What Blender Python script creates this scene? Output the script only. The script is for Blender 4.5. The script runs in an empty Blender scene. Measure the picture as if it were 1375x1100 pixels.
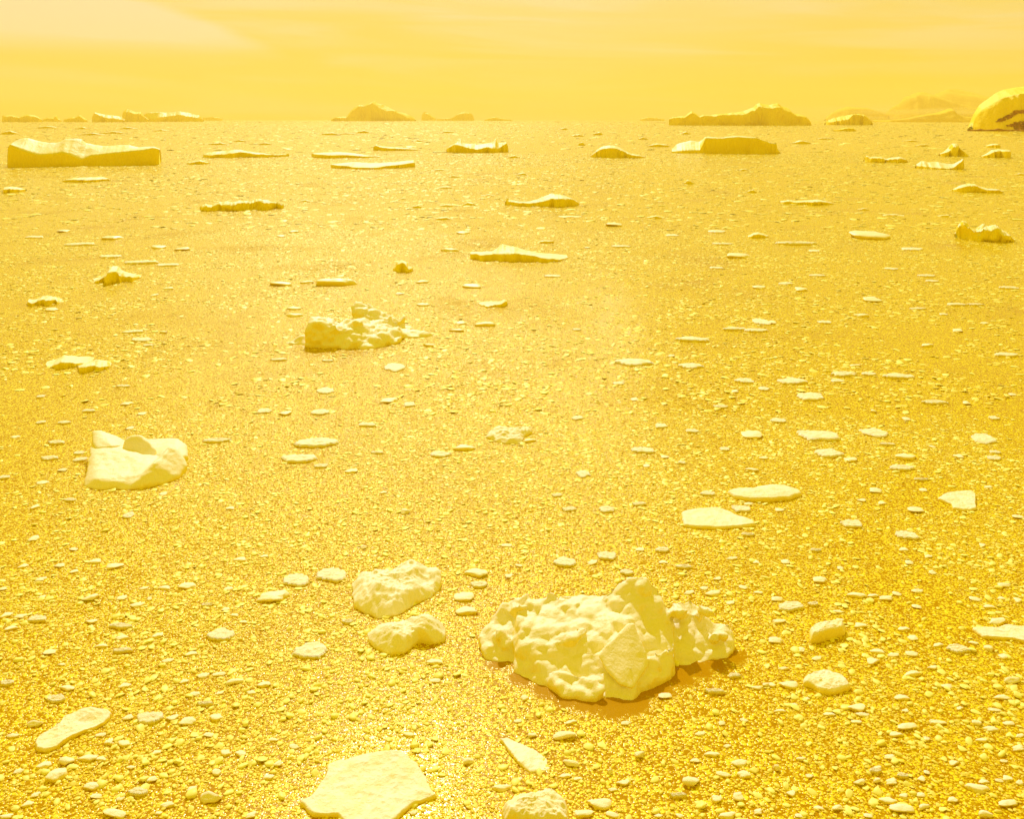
import bpy, bmesh, math, random
import numpy as np
from mathutils import Vector, noise as mnoise

# ------------------------------------------------------------------ camera
F, CX, YH, H = 1191.0, 687.5, 160.0, 10.0      # focal length (survey units), optical axis, horizon row, eye height in metres
scene = bpy.context.scene
COL = scene.collection
cd = bpy.data.cameras.new('camera')
cam = bpy.data.objects.new('camera', cd); COL.objects.link(cam)
cam.location = (0, 0, H); cam.rotation_euler = (math.radians(90), 0, 0)
cd.sensor_fit = 'HORIZONTAL'; cd.sensor_width = 36.0; cd.lens = 36.0 * F / 1375.0
cd.shift_y = -(550.0 - YH) / 1375.0
cd.clip_start = 0.1; cd.clip_end = 60000
scene.camera = cam

# ------------------------------------------------------------------ light, sky, exposure
SUN_EL, SUN_AZ = 41.0, -8.0                   # degrees; azimuth from the viewing direction, minus = left
vs = scene.view_settings
vs.view_transform = 'Standard'; vs.look = 'None'; vs.gamma = 1.0; vs.use_curve_mapping = False
vs.exposure = -0.16

def nset(n, **kw):
    for k, v in kw.items():
        n.inputs[k.replace('_', ' ')].default_value = v
    return n

class NT:
    """Tiny helper for node trees."""
    def __init__(self, tree): self.t = tree
    def new(self, typ, **props):
        n = self.t.nodes.new(typ)
        for k, v in props.items(): setattr(n, k, v)
        return n
    def link(self, a, b): self.t.links.new(a, b)
    def put(self, sock, v):
        if hasattr(v, 'is_output'): self.link(v, sock)
        else: sock.default_value = v
    def m(self, op, a, b=0.0, c=0.0, clamp=False):
        n = self.new('ShaderNodeMath', operation=op, use_clamp=clamp)
        self.put(n.inputs[0], a); self.put(n.inputs[1], b); self.put(n.inputs[2], c)
        return n.outputs[0]
    def smooth(self, v, a, b):
        n = self.new('ShaderNodeMapRange', interpolation_type='SMOOTHSTEP')
        self.put(n.inputs[0], v); n.inputs[1].default_value = a; n.inputs[2].default_value = b
        return n.outputs[0]
    def mix(self, f, a, b):
        n = self.new('ShaderNodeMix', data_type='RGBA')
        self.put(n.inputs[0], f); self.put(n.inputs[6], a); self.put(n.inputs[7], b)
        return n.outputs[2]
    def noise(self, vec, scale, detail=3.0, rough=0.55, dist=0.0):
        n = self.new('ShaderNodeTexNoise')
        if vec is not None: self.link(vec, n.inputs['Vector'])
        n.inputs['Scale'].default_value = scale; n.inputs['Detail'].default_value = detail
        n.inputs['Roughness'].default_value = rough; n.inputs['Distortion'].default_value = dist
        return n.outputs[0]

world = bpy.data.worlds.new('World'); scene.world = world; world.use_nodes = True
w = NT(world.node_tree); world.node_tree.nodes.clear()
sky = w.new('ShaderNodeTexSky', sky_type='NISHITA', sun_disc=False)
sky.sun_elevation = math.radians(SUN_EL); sky.sun_rotation = math.radians(SUN_AZ)
sky.air_density = 1.0; sky.dust_density = 2.0; sky.ozone_density = 1.0; sky.altitude = 0
bw = w.new('ShaderNodeRGBToBW'); w.link(sky.outputs[0], bw.inputs[0])
geo = w.new('ShaderNodeTexCoord')
sep = w.new('ShaderNodeSeparateXYZ'); w.link(geo.outputs['Generated'], sep.inputs[0])
az = w.m('ARCTAN2', sep.outputs[0], sep.outputs[1])
el = w.m('ARCSINE', sep.outputs[2])
cmb = w.new('ShaderNodeCombineXYZ')
w.link(w.m('MULTIPLY', az, 2.2), cmb.inputs[0])
w.link(w.m('MULTIPLY', w.m('ADD', el, w.m('MULTIPLY', az, 0.03)), 26.0), cmb.inputs[1])
streak = w.noise(cmb.outputs[0], 1.3, 5.0, 0.5, 0.6)
cmb2 = w.new('ShaderNodeCombineXYZ')
w.link(w.m('MULTIPLY', az, 1.6), cmb2.inputs[0]); w.link(w.m('MULTIPLY', el, 7.0), cmb2.inputs[1])
broad = w.noise(cmb2.outputs[0], 1.1, 2.0, 0.5, 0.0)
# the sharp-edged plume of high cloud upper left
bend = w.m('POWER', w.m('MAXIMUM', w.m('MULTIPLY', w.m('ADD', az, 0.44), 6.2), 0.0), 1.6)
up = w.m('SUBTRACT', 0.132, w.m('MULTIPLY', bend, 0.046))
plume = w.m('MULTIPLY', w.smooth(w.m('SUBTRACT', up, el), -0.004, 0.016),
            w.smooth(w.m('SUBTRACT', el, w.m('ADD', 0.074, w.m('MULTIPLY', w.m('SUBTRACT', streak, 0.5), 0.03))), -0.012, 0.022))
plume = w.m('MULTIPLY', plume, w.m('ADD', 0.45, streak))
pale = w.m('ADD', w.m('MULTIPLY', w.smooth(streak, 0.40, 0.72), 0.38), w.m('MULTIPLY', plume, 0.8))
pale = w.m('ADD', pale, w.m('MULTIPLY', w.m('SUBTRACT', broad, 0.5), 0.9))
da = w.m('SUBTRACT', az, 0.02)
pale = w.m('ADD', pale, w.m('MULTIPLY', w.m('EXPONENT', w.m('MULTIPLY', w.m('MULTIPLY', da, da), -7.0)), 0.22))   # veil of thin cloud under the sun
pale = w.m('ADD', pale, w.m('MULTIPLY', w.m('EXPONENT', w.m('MULTIPLY', w.m('ABSOLUTE', el), -40.0)), 0.3))
pale = w.m('ADD', pale, w.m('MULTIPLY', w.m('SUBTRACT', el, 0.05), 3.4), clamp=True)
pale = w.m('MULTIPLY', pale, w.m('ADD', 0.25, w.m('MULTIPLY', w.smooth(w.m('COSINE', w.m('ADD', az, 0.1)), -0.3, 0.8), 0.75)))   # paler towards the sun
tint = w.mix(pale, (1.0, 0.69, 0.06, 1), (1.0, 0.83, 0.50, 1))
tint = w.mix(w.smooth(el, 0.14, 0.38), tint, (1.0, 0.765, 0.005, 1))    # deeper towards the zenith
mul = w.new('ShaderNodeMix', data_type='RGBA', blend_type='MULTIPLY'); mul.inputs[0].default_value = 1.0
w.link(tint, mul.inputs[6]); 
lum = w.new('ShaderNodeCombineColor')
flat = w.m('POWER', bw.outputs[0], 0.12)      # thin overcast evens the dome out
for i in range(3): w.link(flat, lum.inputs[i])
w.link(lum.outputs[0], mul.inputs[7])
bg = w.new('ShaderNodeBackground'); w.link(mul.outputs[2], bg.inputs[0]); bg.inputs[1].default_value = 0.80
wo = w.new('ShaderNodeOutputWorld'); w.link(bg.outputs[0], wo.inputs[0])

sd = bpy.data.lights.new('sun', 'SUN'); sun = bpy.data.objects.new('sun', sd); COL.objects.link(sun)
sd.energy = 3.3; sd.angle = math.radians(1.0); sd.color = (1.0, 0.97, 0.82)
a_, e_ = math.radians(SUN_AZ), math.radians(SUN_EL)
SUN_DIR = Vector((math.sin(a_) * math.cos(e_), math.cos(a_) * math.cos(e_), math.sin(e_)))
sun.rotation_euler = SUN_DIR.to_track_quat('Z', 'Y').to_euler()
sun.location = SUN_DIR * 100

scene.cycles.max_bounces = 4; scene.cycles.diffuse_bounces = 3; scene.cycles.glossy_bounces = 1
scene.cycles.volume_bounces = 1; scene.cycles.transmission_bounces = 2
scene.cycles.caustics_reflective = False; scene.cycles.caustics_refractive = False
scene.cycles.volume_step_rate = 4.0; scene.cycles.volume_max_steps = 128
scene.cycles.use_denoising = True; scene.cycles.denoiser = 'OPENIMAGEDENOISE'
scene.cycles.sample_clamp_indirect = 4.0

# ------------------------------------------------------------------ helpers
rng = np.random.default_rng(7)
random.seed(7)
def ground(px, py, z=0.0):
    d = (H - z) * F / (py - YH)
    return np.array(((px - CX) * d / F, d, z))
def depth_of(py): return H * F / (py - YH)
def point(px, py, d): return ((px - CX) * d / F, d, H - (py - YH) * d / F)

def _h(ix, iy, iz, s):
    n = (ix * 374761393 + iy * 668265263 + iz * 2147483647 + s * 1274126177) & 0xffffffff
    n = ((n ^ (n >> 13)) * 1274126177) & 0xffffffff
    n = ((n ^ (n >> 16)) * 2246822519) & 0xffffffff
    return ((n ^ (n >> 15)) & 0xffffff) / float(0xffffff)
def vnoise(p, s=0):
    p = np.asarray(p, float); i = np.floor(p).astype(np.int64); f = p - i; f = f * f * f * (f * (f * 6 - 15) + 10)
    r = 0
    for dx in (0, 1):
        for dy in (0, 1):
            for dz in (0, 1):
                wgt = (f[:, 0] if dx else 1 - f[:, 0]) * (f[:, 1] if dy else 1 - f[:, 1]) * (f[:, 2] if dz else 1 - f[:, 2])
                r = r + wgt * _h(i[:, 0] + dx, i[:, 1] + dy, i[:, 2] + dz, s)
    return r * 2 - 1
def fbm(p, s=0, oct=4, gain=0.5, ridged=False):
    p = np.asarray(p, float); a, r = 1.0, 0
    for k in range(oct):
        n = vnoise(p * (2.03 ** k) + k * 17.3, s + k)
        if ridged: n = 1 - 2 * np.abs(n)
        r = r + a * n; a *= gain
    return r

def worley(p, s=0):
    p = np.asarray(p, float); i = np.floor(p).astype(np.int64); best = np.full(len(p), 9.0); sec = np.full(len(p), 9.0)
    for dx in (-1, 0, 1):
        for dy in (-1, 0, 1):
            for dz in (-1, 0, 1):
                c = i + np.array((dx, dy, dz))
                q = c + np.stack([_h(c[:, 0], c[:, 1], c[:, 2], s + k) for k in (1, 2, 3)], 1)
                d = np.linalg.norm(p - q, axis=1)
                sec = np.where(d < best, best, np.minimum(sec, d)); best = np.minimum(best, d)
    return best, sec
def mesh_obj(name, verts, faces, mat, parent=None, smooth=True):
    me = bpy.data.meshes.new(name)
    me.from_pydata([tuple(v) for v in verts], [], [tuple(int(i) for i in f) for f in faces])
    me.update()
    return link_mesh(name, me, mat, parent, smooth)
def link_mesh(name, me, mat, parent=None, smooth=True):
    me.materials.clear(); me.materials.append(mat)
    if smooth: me.polygons.foreach_set('use_smooth', [True] * len(me.polygons))
    o = bpy.data.objects.new(name, me); COL.objects.link(o); o.parent = parent
    return o
def tag(o, label, cat=None, group=None, kind=None):
    o['label'] = label
    if cat: o['category'] = cat
    if group: o['group'] = group
    if kind or cat: o['kind'] = kind or 'thing'
    return o
def center_origin(o):
    """Move a world-space mesh so that its origin sits at its base on the water."""
    me = o.data; n = len(me.vertices); co = np.empty(n * 3); me.vertices.foreach_get('co', co); co = co.reshape(-1, 3)
    c = np.array([(co[:, 0].min() + co[:, 0].max()) / 2, (co[:, 1].min() + co[:, 1].max()) / 2, 0.0])
    me.vertices.foreach_set('co', (co - c).ravel()); o.location = c; me.update()
    for ch in o.children: ch.location = ch.location - Vector(c)
    return o

# ------------------------------------------------------------------ materials
def ice_material(name, light, dark, scale, bump=0.4, rough=0.5, sss=0.0, sss_r=0.2, bare=None, fine=6.0, lo=0.25, hi=0.7):  # bare: yellow that paints shade on the steep sides
    m = bpy.data.materials.new(name); m.use_nodes = True; t = NT(m.node_tree); m.node_tree.nodes.clear()
    b = t.new('ShaderNodeBsdfPrincipled'); o = t.new('ShaderNodeOutputMaterial'); t.link(b.outputs[0], o.inputs[0])
    tc = t.new('ShaderNodeTexCoord').outputs['Object']
    n1 = t.noise(tc, scale, 5.0, 0.6, 0.3)
    n2 = t.noise(tc, scale * fine, 4.0, 0.65)
    f = t.m('ADD', t.smooth(n1, 0.36, 0.66), t.m('MULTIPLY', t.m('SUBTRACT', n2, 0.5), 0.5), clamp=True)
    colr = t.mix(f, (*dark, 1), (*light, 1))
    if bare:                                    # sunlit tops and shaded sides painted in: pale where level, yellow where steep
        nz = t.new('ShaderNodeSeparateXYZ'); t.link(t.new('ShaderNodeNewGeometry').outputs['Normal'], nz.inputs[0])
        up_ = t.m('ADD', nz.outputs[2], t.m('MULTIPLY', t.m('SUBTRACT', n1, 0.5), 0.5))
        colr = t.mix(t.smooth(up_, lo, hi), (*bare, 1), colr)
    t.link(colr, b.inputs['Base Color'])
    b.inputs['Roughness'].default_value = rough; b.inputs['IOR'].default_value = 1.31
    h = t.m('ADD', t.m('MULTIPLY', n1, 1.0), t.m('MULTIPLY', n2, 0.35))
    bp = t.new('ShaderNodeBump'); bp.inputs['Strength'].default_value = bump; bp.inputs['Distance'].default_value = 0.25 / scale
    t.link(h, bp.inputs['Height']); t.link(bp.outputs[0], b.inputs['Normal'])
    if sss:
        b.inputs['Subsurface Weight'].default_value = sss
        b.inputs['Subsurface Radius'].default_value = (1.0, 0.8, 0.25); b.inputs['Subsurface Scale'].default_value = sss_r
    return m
LIT_TOP, HONEY = (0.95, 0.90, 0.92), (0.96, 0.88, 0.70)  # pale tones that paint the sunlit level tops
M_near = ice_material('ice_near', LIT_TOP, (0.96, 0.89, 0.84), 4.0, 0.45, 0.45, bare=(0.96, 0.82, 0.16), lo=.1, hi=.65)
M_lump = ice_material('ice_lump', LIT_TOP, HONEY, 6.0, 0.35, 0.4, bare=(0.95, 0.78, 0.12), lo=.3, hi=.8)
M_shard = ice_material('ice_shard', LIT_TOP, HONEY, 6.0, 0.35, 0.4, bare=(0.95, 0.80, 0.2), lo=-.2, hi=.35)
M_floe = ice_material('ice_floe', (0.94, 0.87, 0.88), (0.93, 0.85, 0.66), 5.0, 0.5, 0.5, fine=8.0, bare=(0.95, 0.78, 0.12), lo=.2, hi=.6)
M_berg = ice_material('ice_berg', LIT_TOP, (0.96, 0.88, 0.55), 0.35, 0.4, 0.5, bare=(0.96, 0.82, 0.05), lo=.35, hi=.8)
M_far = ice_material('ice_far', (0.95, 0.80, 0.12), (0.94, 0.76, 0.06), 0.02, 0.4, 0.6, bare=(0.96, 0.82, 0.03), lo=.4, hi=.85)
M_rock = ice_material('brown_rock', (0.52, 0.27, 0.02), (0.36, 0.16, 0.01), 0.15, 0.8, 0.8)
M_hill = ice_material('far_hill', (0.90, 0.72, 0.05), (0.82, 0.60, 0.03), 0.004, 0.3, 0.9)

def brash_material():
    m = bpy.data.materials.new('brash_ice'); m.use_nodes = True; t = NT(m.node_tree); m.node_tree.nodes.clear()
    b = t.new('ShaderNodeBsdfPrincipled'); o = t.new('ShaderNodeOutputMaterial'); t.link(b.outputs[0], o.inputs[0])
    at = t.new('ShaderNodeAttribute', attribute_type='INSTANCER', attribute_name='tone')
    t.link(t.mix(at.outputs['Fac'], (0.78, 0.56, 0.001, 1), (0.96, 0.93, 0.36, 1)), b.inputs['Base Color'])
    b.inputs['Roughness'].default_value = 0.43; b.inputs['IOR'].default_value = 1.31; b.inputs['Specular IOR Level'].default_value = 0.5; b.inputs['Specular Tint'].default_value = (1.0, 0.95, 0.26, 1)
    return m
M_brash = brash_material()

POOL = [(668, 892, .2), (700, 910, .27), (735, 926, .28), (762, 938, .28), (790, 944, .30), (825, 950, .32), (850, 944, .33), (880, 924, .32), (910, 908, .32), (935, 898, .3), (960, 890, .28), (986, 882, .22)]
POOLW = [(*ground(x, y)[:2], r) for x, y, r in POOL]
def water_material():
    m = bpy.data.materials.new('slushy_water'); m.use_nodes = True; t = NT(m.node_tree); m.node_tree.nodes.clear()
    b = t.new('ShaderNodeBsdfPrincipled'); o = t.new('ShaderNodeOutputMaterial'); t.link(b.outputs[0], o.inputs[0])
    tc = t.new('ShaderNodeTexCoord').outputs['Object']
    v1 = t.new('ShaderNodeTexVoronoi', feature='F1'); t.link(tc, v1.inputs['Vector']); v1.inputs['Scale'].default_value = 26.0
    v2 = t.new('ShaderNodeTexVoronoi', feature='F1'); t.link(tc, v2.inputs['Vector']); v2.inputs['Scale'].default_value = 11.0
    big = t.noise(tc, 0.12, 4.0, 0.6)
    fine = t.noise(tc, 9.0, 4.0, 0.6)
    sepc = t.new('ShaderNodeSeparateColor'); t.link(v1.outputs['Color'], sepc.inputs[0])
    sepd = t.new('ShaderNodeSeparateColor'); t.link(v2.outputs['Color'], sepd.inputs[0])
    g1 = t.m('MULTIPLY', t.smooth(v1.outputs['Distance'], 0.75, 0.35), t.smooth(sepc.outputs[0], 0.12, 0.5))
    g2 = t.m('MULTIPLY', t.smooth(v2.outputs['Distance'], 0.5, 0.3), t.smooth(sepd.outputs[0], 0.5, 0.9))
    cov = t.m('MAXIMUM', t.m('MULTIPLY', g1, t.smooth(big, 0.15, 0.5)), g2)
    # open water in front of the big block, also painting in its shadow
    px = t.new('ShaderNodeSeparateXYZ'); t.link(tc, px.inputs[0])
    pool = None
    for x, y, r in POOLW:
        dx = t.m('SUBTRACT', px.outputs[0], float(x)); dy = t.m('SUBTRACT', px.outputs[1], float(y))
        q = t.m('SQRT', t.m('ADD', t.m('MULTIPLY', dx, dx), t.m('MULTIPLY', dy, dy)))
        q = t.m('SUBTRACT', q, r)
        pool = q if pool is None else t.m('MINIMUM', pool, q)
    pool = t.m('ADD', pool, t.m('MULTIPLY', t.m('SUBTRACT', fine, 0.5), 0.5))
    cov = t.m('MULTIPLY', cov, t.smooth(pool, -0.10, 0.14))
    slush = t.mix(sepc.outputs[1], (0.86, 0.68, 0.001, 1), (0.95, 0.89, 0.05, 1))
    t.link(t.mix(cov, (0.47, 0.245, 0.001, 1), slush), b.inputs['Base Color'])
    t.link(t.m('ADD', 0.15, t.m('MULTIPLY', cov, 0.2)), b.inputs['Roughness'])
    b.inputs['IOR'].default_value = 1.33; b.inputs['Specular IOR Level'].default_value = 0.5; b.inputs['Specular Tint'].default_value = (1.0, 0.95, 0.26, 1)
    h = t.m('ADD', t.m('MULTIPLY', cov, 0.6), t.m('MULTIPLY', fine, 0.5))
    bp = t.new('ShaderNodeBump'); bp.inputs['Strength'].default_value = 0.3; bp.inputs['Distance'].default_value = 0.03
    t.link(h, bp.inputs['Height']); t.link(bp.outputs[0], b.inputs['Normal'])
    return m
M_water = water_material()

# ------------------------------------------------------------------ sea and haze
R_SEA = 14000.0
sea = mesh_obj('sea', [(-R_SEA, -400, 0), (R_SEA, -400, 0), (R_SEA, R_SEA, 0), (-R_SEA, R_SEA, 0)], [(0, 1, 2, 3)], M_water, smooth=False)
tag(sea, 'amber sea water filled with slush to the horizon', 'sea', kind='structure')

def box_verts(x0, x1, y0, y1, z0, z1):
    v = [(x, y, z) for z in (z0, z1) for (x, y) in ((x0, y0), (x1, y0), (x1, y1), (x0, y1))]
    return v, [(3, 2, 1, 0), (4, 5, 6, 7), (0, 1, 5, 4), (1, 2, 6, 5), (2, 3, 7, 6), (3, 0, 4, 7)]
mh = bpy.data.materials.new('haze'); mh.use_nodes = True; t = NT(mh.node_tree); mh.node_tree.nodes.clear()
pv = t.new('ShaderNodeVolumePrincipled'); pv.inputs['Color'].default_value = (1.0, 0.86, 0.34, 1); pv.inputs['Density'].default_value = 1.1e-4
pv.inputs['Anisotropy'].default_value = 0.2
mo = t.new('ShaderNodeOutputMaterial'); t.link(pv.outputs[0], mo.inputs['Volume'])
v, f = box_verts(-R_SEA - 200, R_SEA + 200, -600, R_SEA + 200, -3.0, 480)
haze = mesh_obj('haze', v, f, mh, smooth=False)
tag(haze, 'thin pale yellow haze over the icy sea', 'haze', kind='stuff')

# ------------------------------------------------------------------ builders
def interp(prof, xs):
    p = np.array(prof, float); return np.interp(xs, p[:, 0], p[:, 1])

def loft_berg(name, ridge, base, depth, mat, cliff=None, rpos=0.45, rough=0.08, seed=0, back=0.15, endback=0.45, lean=0.12, ncol=None, front_wave=0.15, parent=None, sharp=0.0):
    """A berg from a skyline (ridge) and a cliff edge, with real depth behind its front face."""
    x0, x1 = ridge[0][0], ridge[-1][0]
    d = depth_of(base); s = d / F
    n = ncol or int(min(220, max(26, (x1 - x0) * 1.3)))
    xs = np.linspace(x0, x1, n)
    zb_r = H - (interp(ridge, xs) - YH) * (d + depth * rpos) / F
    if cliff is None: zc = zb_r * 0.82
    else: zc = H - (interp(cliff, xs) - YH) * (d + depth * 0.06) / F
    zb_r = np.maximum(zb_r, 0.02 * depth); zc = np.clip(zc, 0.01 * depth, zb_r)
    X = (xs - CX) * d / F
    uu = np.linspace(-1, 1, n)
    xc = (X[0] + X[-1]) / 2; yaw = 0.75 * math.atan2(-xc, d)
    X = xc + (X - xc) / (math.cos(yaw) + (-xc / d) * math.sin(yaw))
    wave = fbm(np.stack([xs / max(6, (x1 - x0) * 0.12), np.zeros(n) + seed, np.zeros(n)], 1), seed, 4) * depth * front_wave
    endin = depth * endback * np.abs(uu) ** 4       # the ends draw back
    rows = []
    hz = max(zb_r.max(), 1e-3)
    def row(y, z): rows.append(np.stack([X, d + y, z], 1))
    row(wave + endin - depth * 0.02, np.full(n, -0.25 * hz))
    for k in np.linspace(0, 1, 7):
        row(wave + endin + lean * zc * k, zc * k)
    for k in np.linspace(0.15, 1, 8):
        yf = wave + endin + lean * zc; yr = depth * rpos + wave * 0.4
        row(yf * (1 - k) + np.maximum(yr, yf + 0.02 * depth) * k, zc * (1 - k) + zb_r * k)
    for k in np.linspace(0.2, 1, 6):
        row(np.maximum(depth * rpos + wave * 0.4, wave + endin + lean * zc + .02 * depth) * (1 - k) + (depth - endin * 0.5) * k, zb_r * ((1 - k) + back * k))
    row(depth - endin * 0.5 + 0.02 * depth, np.full(n, -0.25 * hz))
    V = np.concatenate(rows); m = len(rows)
    amp = rough * hz
    q = V / (hz * 0.9)
    wgt = np.clip(V[:, 2] / (0.1 * hz), 0.15, 1)
    V[:, 0] += amp * 0.8 * fbm(q + 3.1, seed + 11, 4) * wgt
    V[:, 1] += amp * 1.6 * fbm(q + 9.7, seed + 23, 4) * wgt
    V[:, 2] += amp * (0.7 * fbm(q * 1.5 + 5.2, seed + 37, 4) + sharp * fbm(q * 2.2, seed + 5, 3, ridged=True)) * wgt * (V[:, 2] > 0.01 * hz)
    ux, uy = V[:, 0] - xc, V[:, 1] - d
    V[:, 0] = xc + ux * math.cos(yaw) - uy * math.sin(yaw); V[:, 1] = d + ux * math.sin(yaw) + uy * math.cos(yaw)
    faces = []
    for r in range(m - 1):
        for c in range(n - 1):
            a = r * n + c; faces.append((a, a + 1, a + n + 1, a + n))
    for c in (0, n - 1):
        idx = [r * n + c for r in range(m)]
        faces.append(idx if c else idx[::-1])
    o = mesh_obj(name, V, faces, mat, parent)
    return center_origin(o) if parent is None else o

def disc_ice(name, outline, thick, mat, dome=0.0, rim=0.35, rough=0.02, seed=0, seg=96, rings=14, edge=0.03, power=2.0, parent=None, bumps=()):
    """A floe or low growler from its outline on the water: flat or domed top, rounded broken rim, sides below the waterline."""
    P = np.array(outline, float)[:, :2]
    Q = np.concatenate([P, P[:1]]); L = np.r_[0, np.cumsum(np.linalg.norm(np.diff(Q, axis=0), axis=1))]
    tt = np.linspace(0, L[-1], seg, endpoint=False)
    E = np.stack([np.interp(tt, L, Q[:, 0]), np.interp(tt, L, Q[:, 1])], 1)
    E = 0.5 * E + 0.25 * (np.roll(E, 1, 0) + np.roll(E, -1, 0))
    c = E.mean(0); size = np.ptp(E, axis=0).max()
    nz = fbm(np.c_[E / (size * 0.10), np.full(seg, seed)], seed, 4)
    E = c + (E - c) * (1 + edge * nz)[:, None]
    V = [np.array([[c[0], c[1], thick + dome]])]
    ts = np.r_[np.linspace(0, 1, rings + 1)[1:] ** 0.8]
    for t_ in ts:
        xy = c + (E - c) * t_
        edgef = np.clip((1 - t_) / max(rim, 1e-3), 0, 1)
        z = thick * (1 - (1 - edgef) ** 2.2 * 0.75) + dome * (1 - t_ ** power)
        V.append(np.c_[xy, np.full(seg, z)])
    V.append(np.c_[c + (E - c) * 0.995, np.full(seg, -0.5 * thick - 0.05)])
    V = np.concatenate(V)
    q = V / (size * 0.16); q[:, 2] = seed
    top = (V[:, 2] > 0)
    hh = thick + dome
    dz = rough * (fbm(q, seed + 3, 5) + 0.5 * fbm(q * 2.1, seed + 9, 3, ridged=True))
    for (bx, by, br, bh) in bumps:
        dd = np.hypot(V[:, 0] - bx, V[:, 1] - by) / br
        dz = dz + bh * np.exp(-dd ** 2 * 2)
    V[:, 2] += dz * top
    V[top, 2] = np.maximum(V[top, 2], 0.15 * thick)
    faces = [(0, 1 + i, 1 + (i + 1) % seg) for i in range(seg)]
    for r in range(len(ts)):
        a, b = 1 + r * seg, 1 + (r + 1) * seg
        faces += [(a + i, b + i, b + (i + 1) % seg, a + (i + 1) % seg) for i in range(seg)]
    o = mesh_obj(name, V, faces, mat, parent)
    return center_origin(o) if parent is None else o

def hull_mesh(bm, pts):
    vs_ = [bm.verts.new(p) for p in pts]
    r = bmesh.ops.convex_hull(bm, input=vs_)
    junk = [e for e in r['geom_unused'] + r['geom_interior'] if isinstance(e, bmesh.types.BMVert)]
    bmesh.ops.delete(bm, geom=list(set(junk)), context='VERTS')

def block_ice(name, hulls, voxel, mat, rough, scale, seed, crumbs=(), parent=None, smooth_iter=2, ridged=0.5, cells=0.0, skirt=0.12):
    """Union of broken blocks, fused by a voxel remesh and weathered with noise."""
    parts = []
    bmx = bmesh.new()
    for h in hulls:
        pts = [Vector(point(*p)) for p in h]
        pts += [Vector((p.x, p.y, -0.35)) for p in pts if p.z < skirt]
        b1 = bmesh.new(); hull_mesh(b1, pts); me = bpy.data.meshes.new('tmp'); b1.to_mesh(me); b1.free(); bmx.from_mesh(me); bpy.data.meshes.remove(me)
    rr = random.Random(seed)
    for (px, py, d, sz, cnt, jx, jy) in crumbs:
        for k in range(cnt):
            c = Vector(point(px + rr.uniform(-jx, jx), py + rr.uniform(-jy, jy), d + rr.uniform(-.15, .15)))
            s_ = sz * rr.uniform(0.5, 1.2)
            pts = [c + Vector((rr.gauss(0, 1), rr.gauss(0, 1), rr.gauss(0, .8))).normalized() * s_ * rr.uniform(.7, 1.1) for _ in range(11)]
            b1 = bmesh.new(); hull_mesh(b1, pts); me = bpy.data.meshes.new('tmp'); b1.to_mesh(me); b1.free(); bmx.from_mesh(me); bpy.data.meshes.remove(me)
    me = bpy.data.meshes.new(name + '_blocks'); bmx.to_mesh(me); bmx.free()
    tmp = bpy.data.objects.new('tmp', me); COL.objects.link(tmp)
    md = tmp.modifiers.new('r', 'REMESH'); md.mode = 'VOXEL'; md.voxel_size = voxel
    if smooth_iter:
        ms = tmp.modifiers.new('s', 'SMOOTH'); ms.factor = 0.5; ms.iterations = smooth_iter
    dg = bpy.context.evaluated_depsgraph_get(); dg.update()
    out = bpy.data.meshes.new_from_object(tmp.evaluated_get(dg))
    bpy.data.objects.remove(tmp); bpy.data.meshes.remove(me)
    n = len(out.vertices); co = np.empty(n * 3); no = np.empty(n * 3)
    out.vertices.foreach_get('co', co); out.vertices.foreach_get('normal', no)
    co = co.reshape(-1, 3); no = no.reshape(-1, 3)
    q = co * scale
    dsp = rough * (fbm(q, seed, 5, 0.55) + ridged * fbm(q * 1.7 + 7, seed + 50, 3, ridged=True))
    if cells:
        f1, f2 = worley(q * 1.3 + 31, seed); g1, g2 = worley(q * 3.1 + 11, seed + 7)
        dsp = dsp + cells * np.clip(0.35 + 0.9 * no[:, 2], .15, 1) * ((0.45 - f1) * 0.9 + np.minimum(f2 - f1, .35) * 0.5 + (0.45 - g1) * 0.30)
    co = co + no * dsp[:, None]
    out.vertices.foreach_set('co', co.ravel()); out.update()
    o = link_mesh(name, out, mat, parent)
    return center_origin(o) if parent is None else o

def facet_rock(seed, planes=14, sub=2, soft=0.06, rough=0.06, zcut=-0.35, spread=0.35, flat=0.0):
    """Unit lump of broken ice: an icosphere cut by random planes."""
    r = np.random.default_rng(seed)
    bm = bmesh.new(); bmesh.ops.create_icosphere(bm, subdivisions=sub, radius=1.0)
    co = np.array([v_.co[:] for v_ in bm.verts]); fc = [[v_.index for v_ in f_.verts] for f_ in bm.faces]; bm.free()
    N = r.normal(size=(planes, 3)); N /= np.linalg.norm(N, axis=1)[:, None]
    D = 1 - spread * r.random(planes)
    dots = co @ N.T
    rad = np.where(dots > 0.05, D / np.maximum(dots, 0.05), 9.0)
    rad = np.minimum(rad.min(1), 1.15)
    co = co * rad[:, None]
    co += (co / np.maximum(np.linalg.norm(co, axis=1), 1e-6)[:, None]) * (rough * fbm(co * 2.3 + seed, seed, 3))[:, None]
    ext = np.ptp(co, axis=0); co = (co - (co.max(0) + co.min(0)) / 2) / ext      # unit box
    if flat: co[:, 2] = np.sign(co[:, 2]) * 0.5 * np.abs(co[:, 2] * 2) ** flat
    co[:, 2] += 0.5 + zcut
    return co, fc

# ------------------------------------------------------------------ landmarks: far bergs on the horizon
LAND = []      # (phrase, x, y) for naming neighbours
def landmark(o, phrase): LAND.append((phrase, o.location.x, o.location.y)); return o

HZ = 'icebergs along the horizon'
def far(ridge, base, depth, label, seed, cliff=None, mat=None, **kw):
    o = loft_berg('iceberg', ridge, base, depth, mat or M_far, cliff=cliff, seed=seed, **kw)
    return tag(o, label, 'iceberg', HZ)

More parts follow.
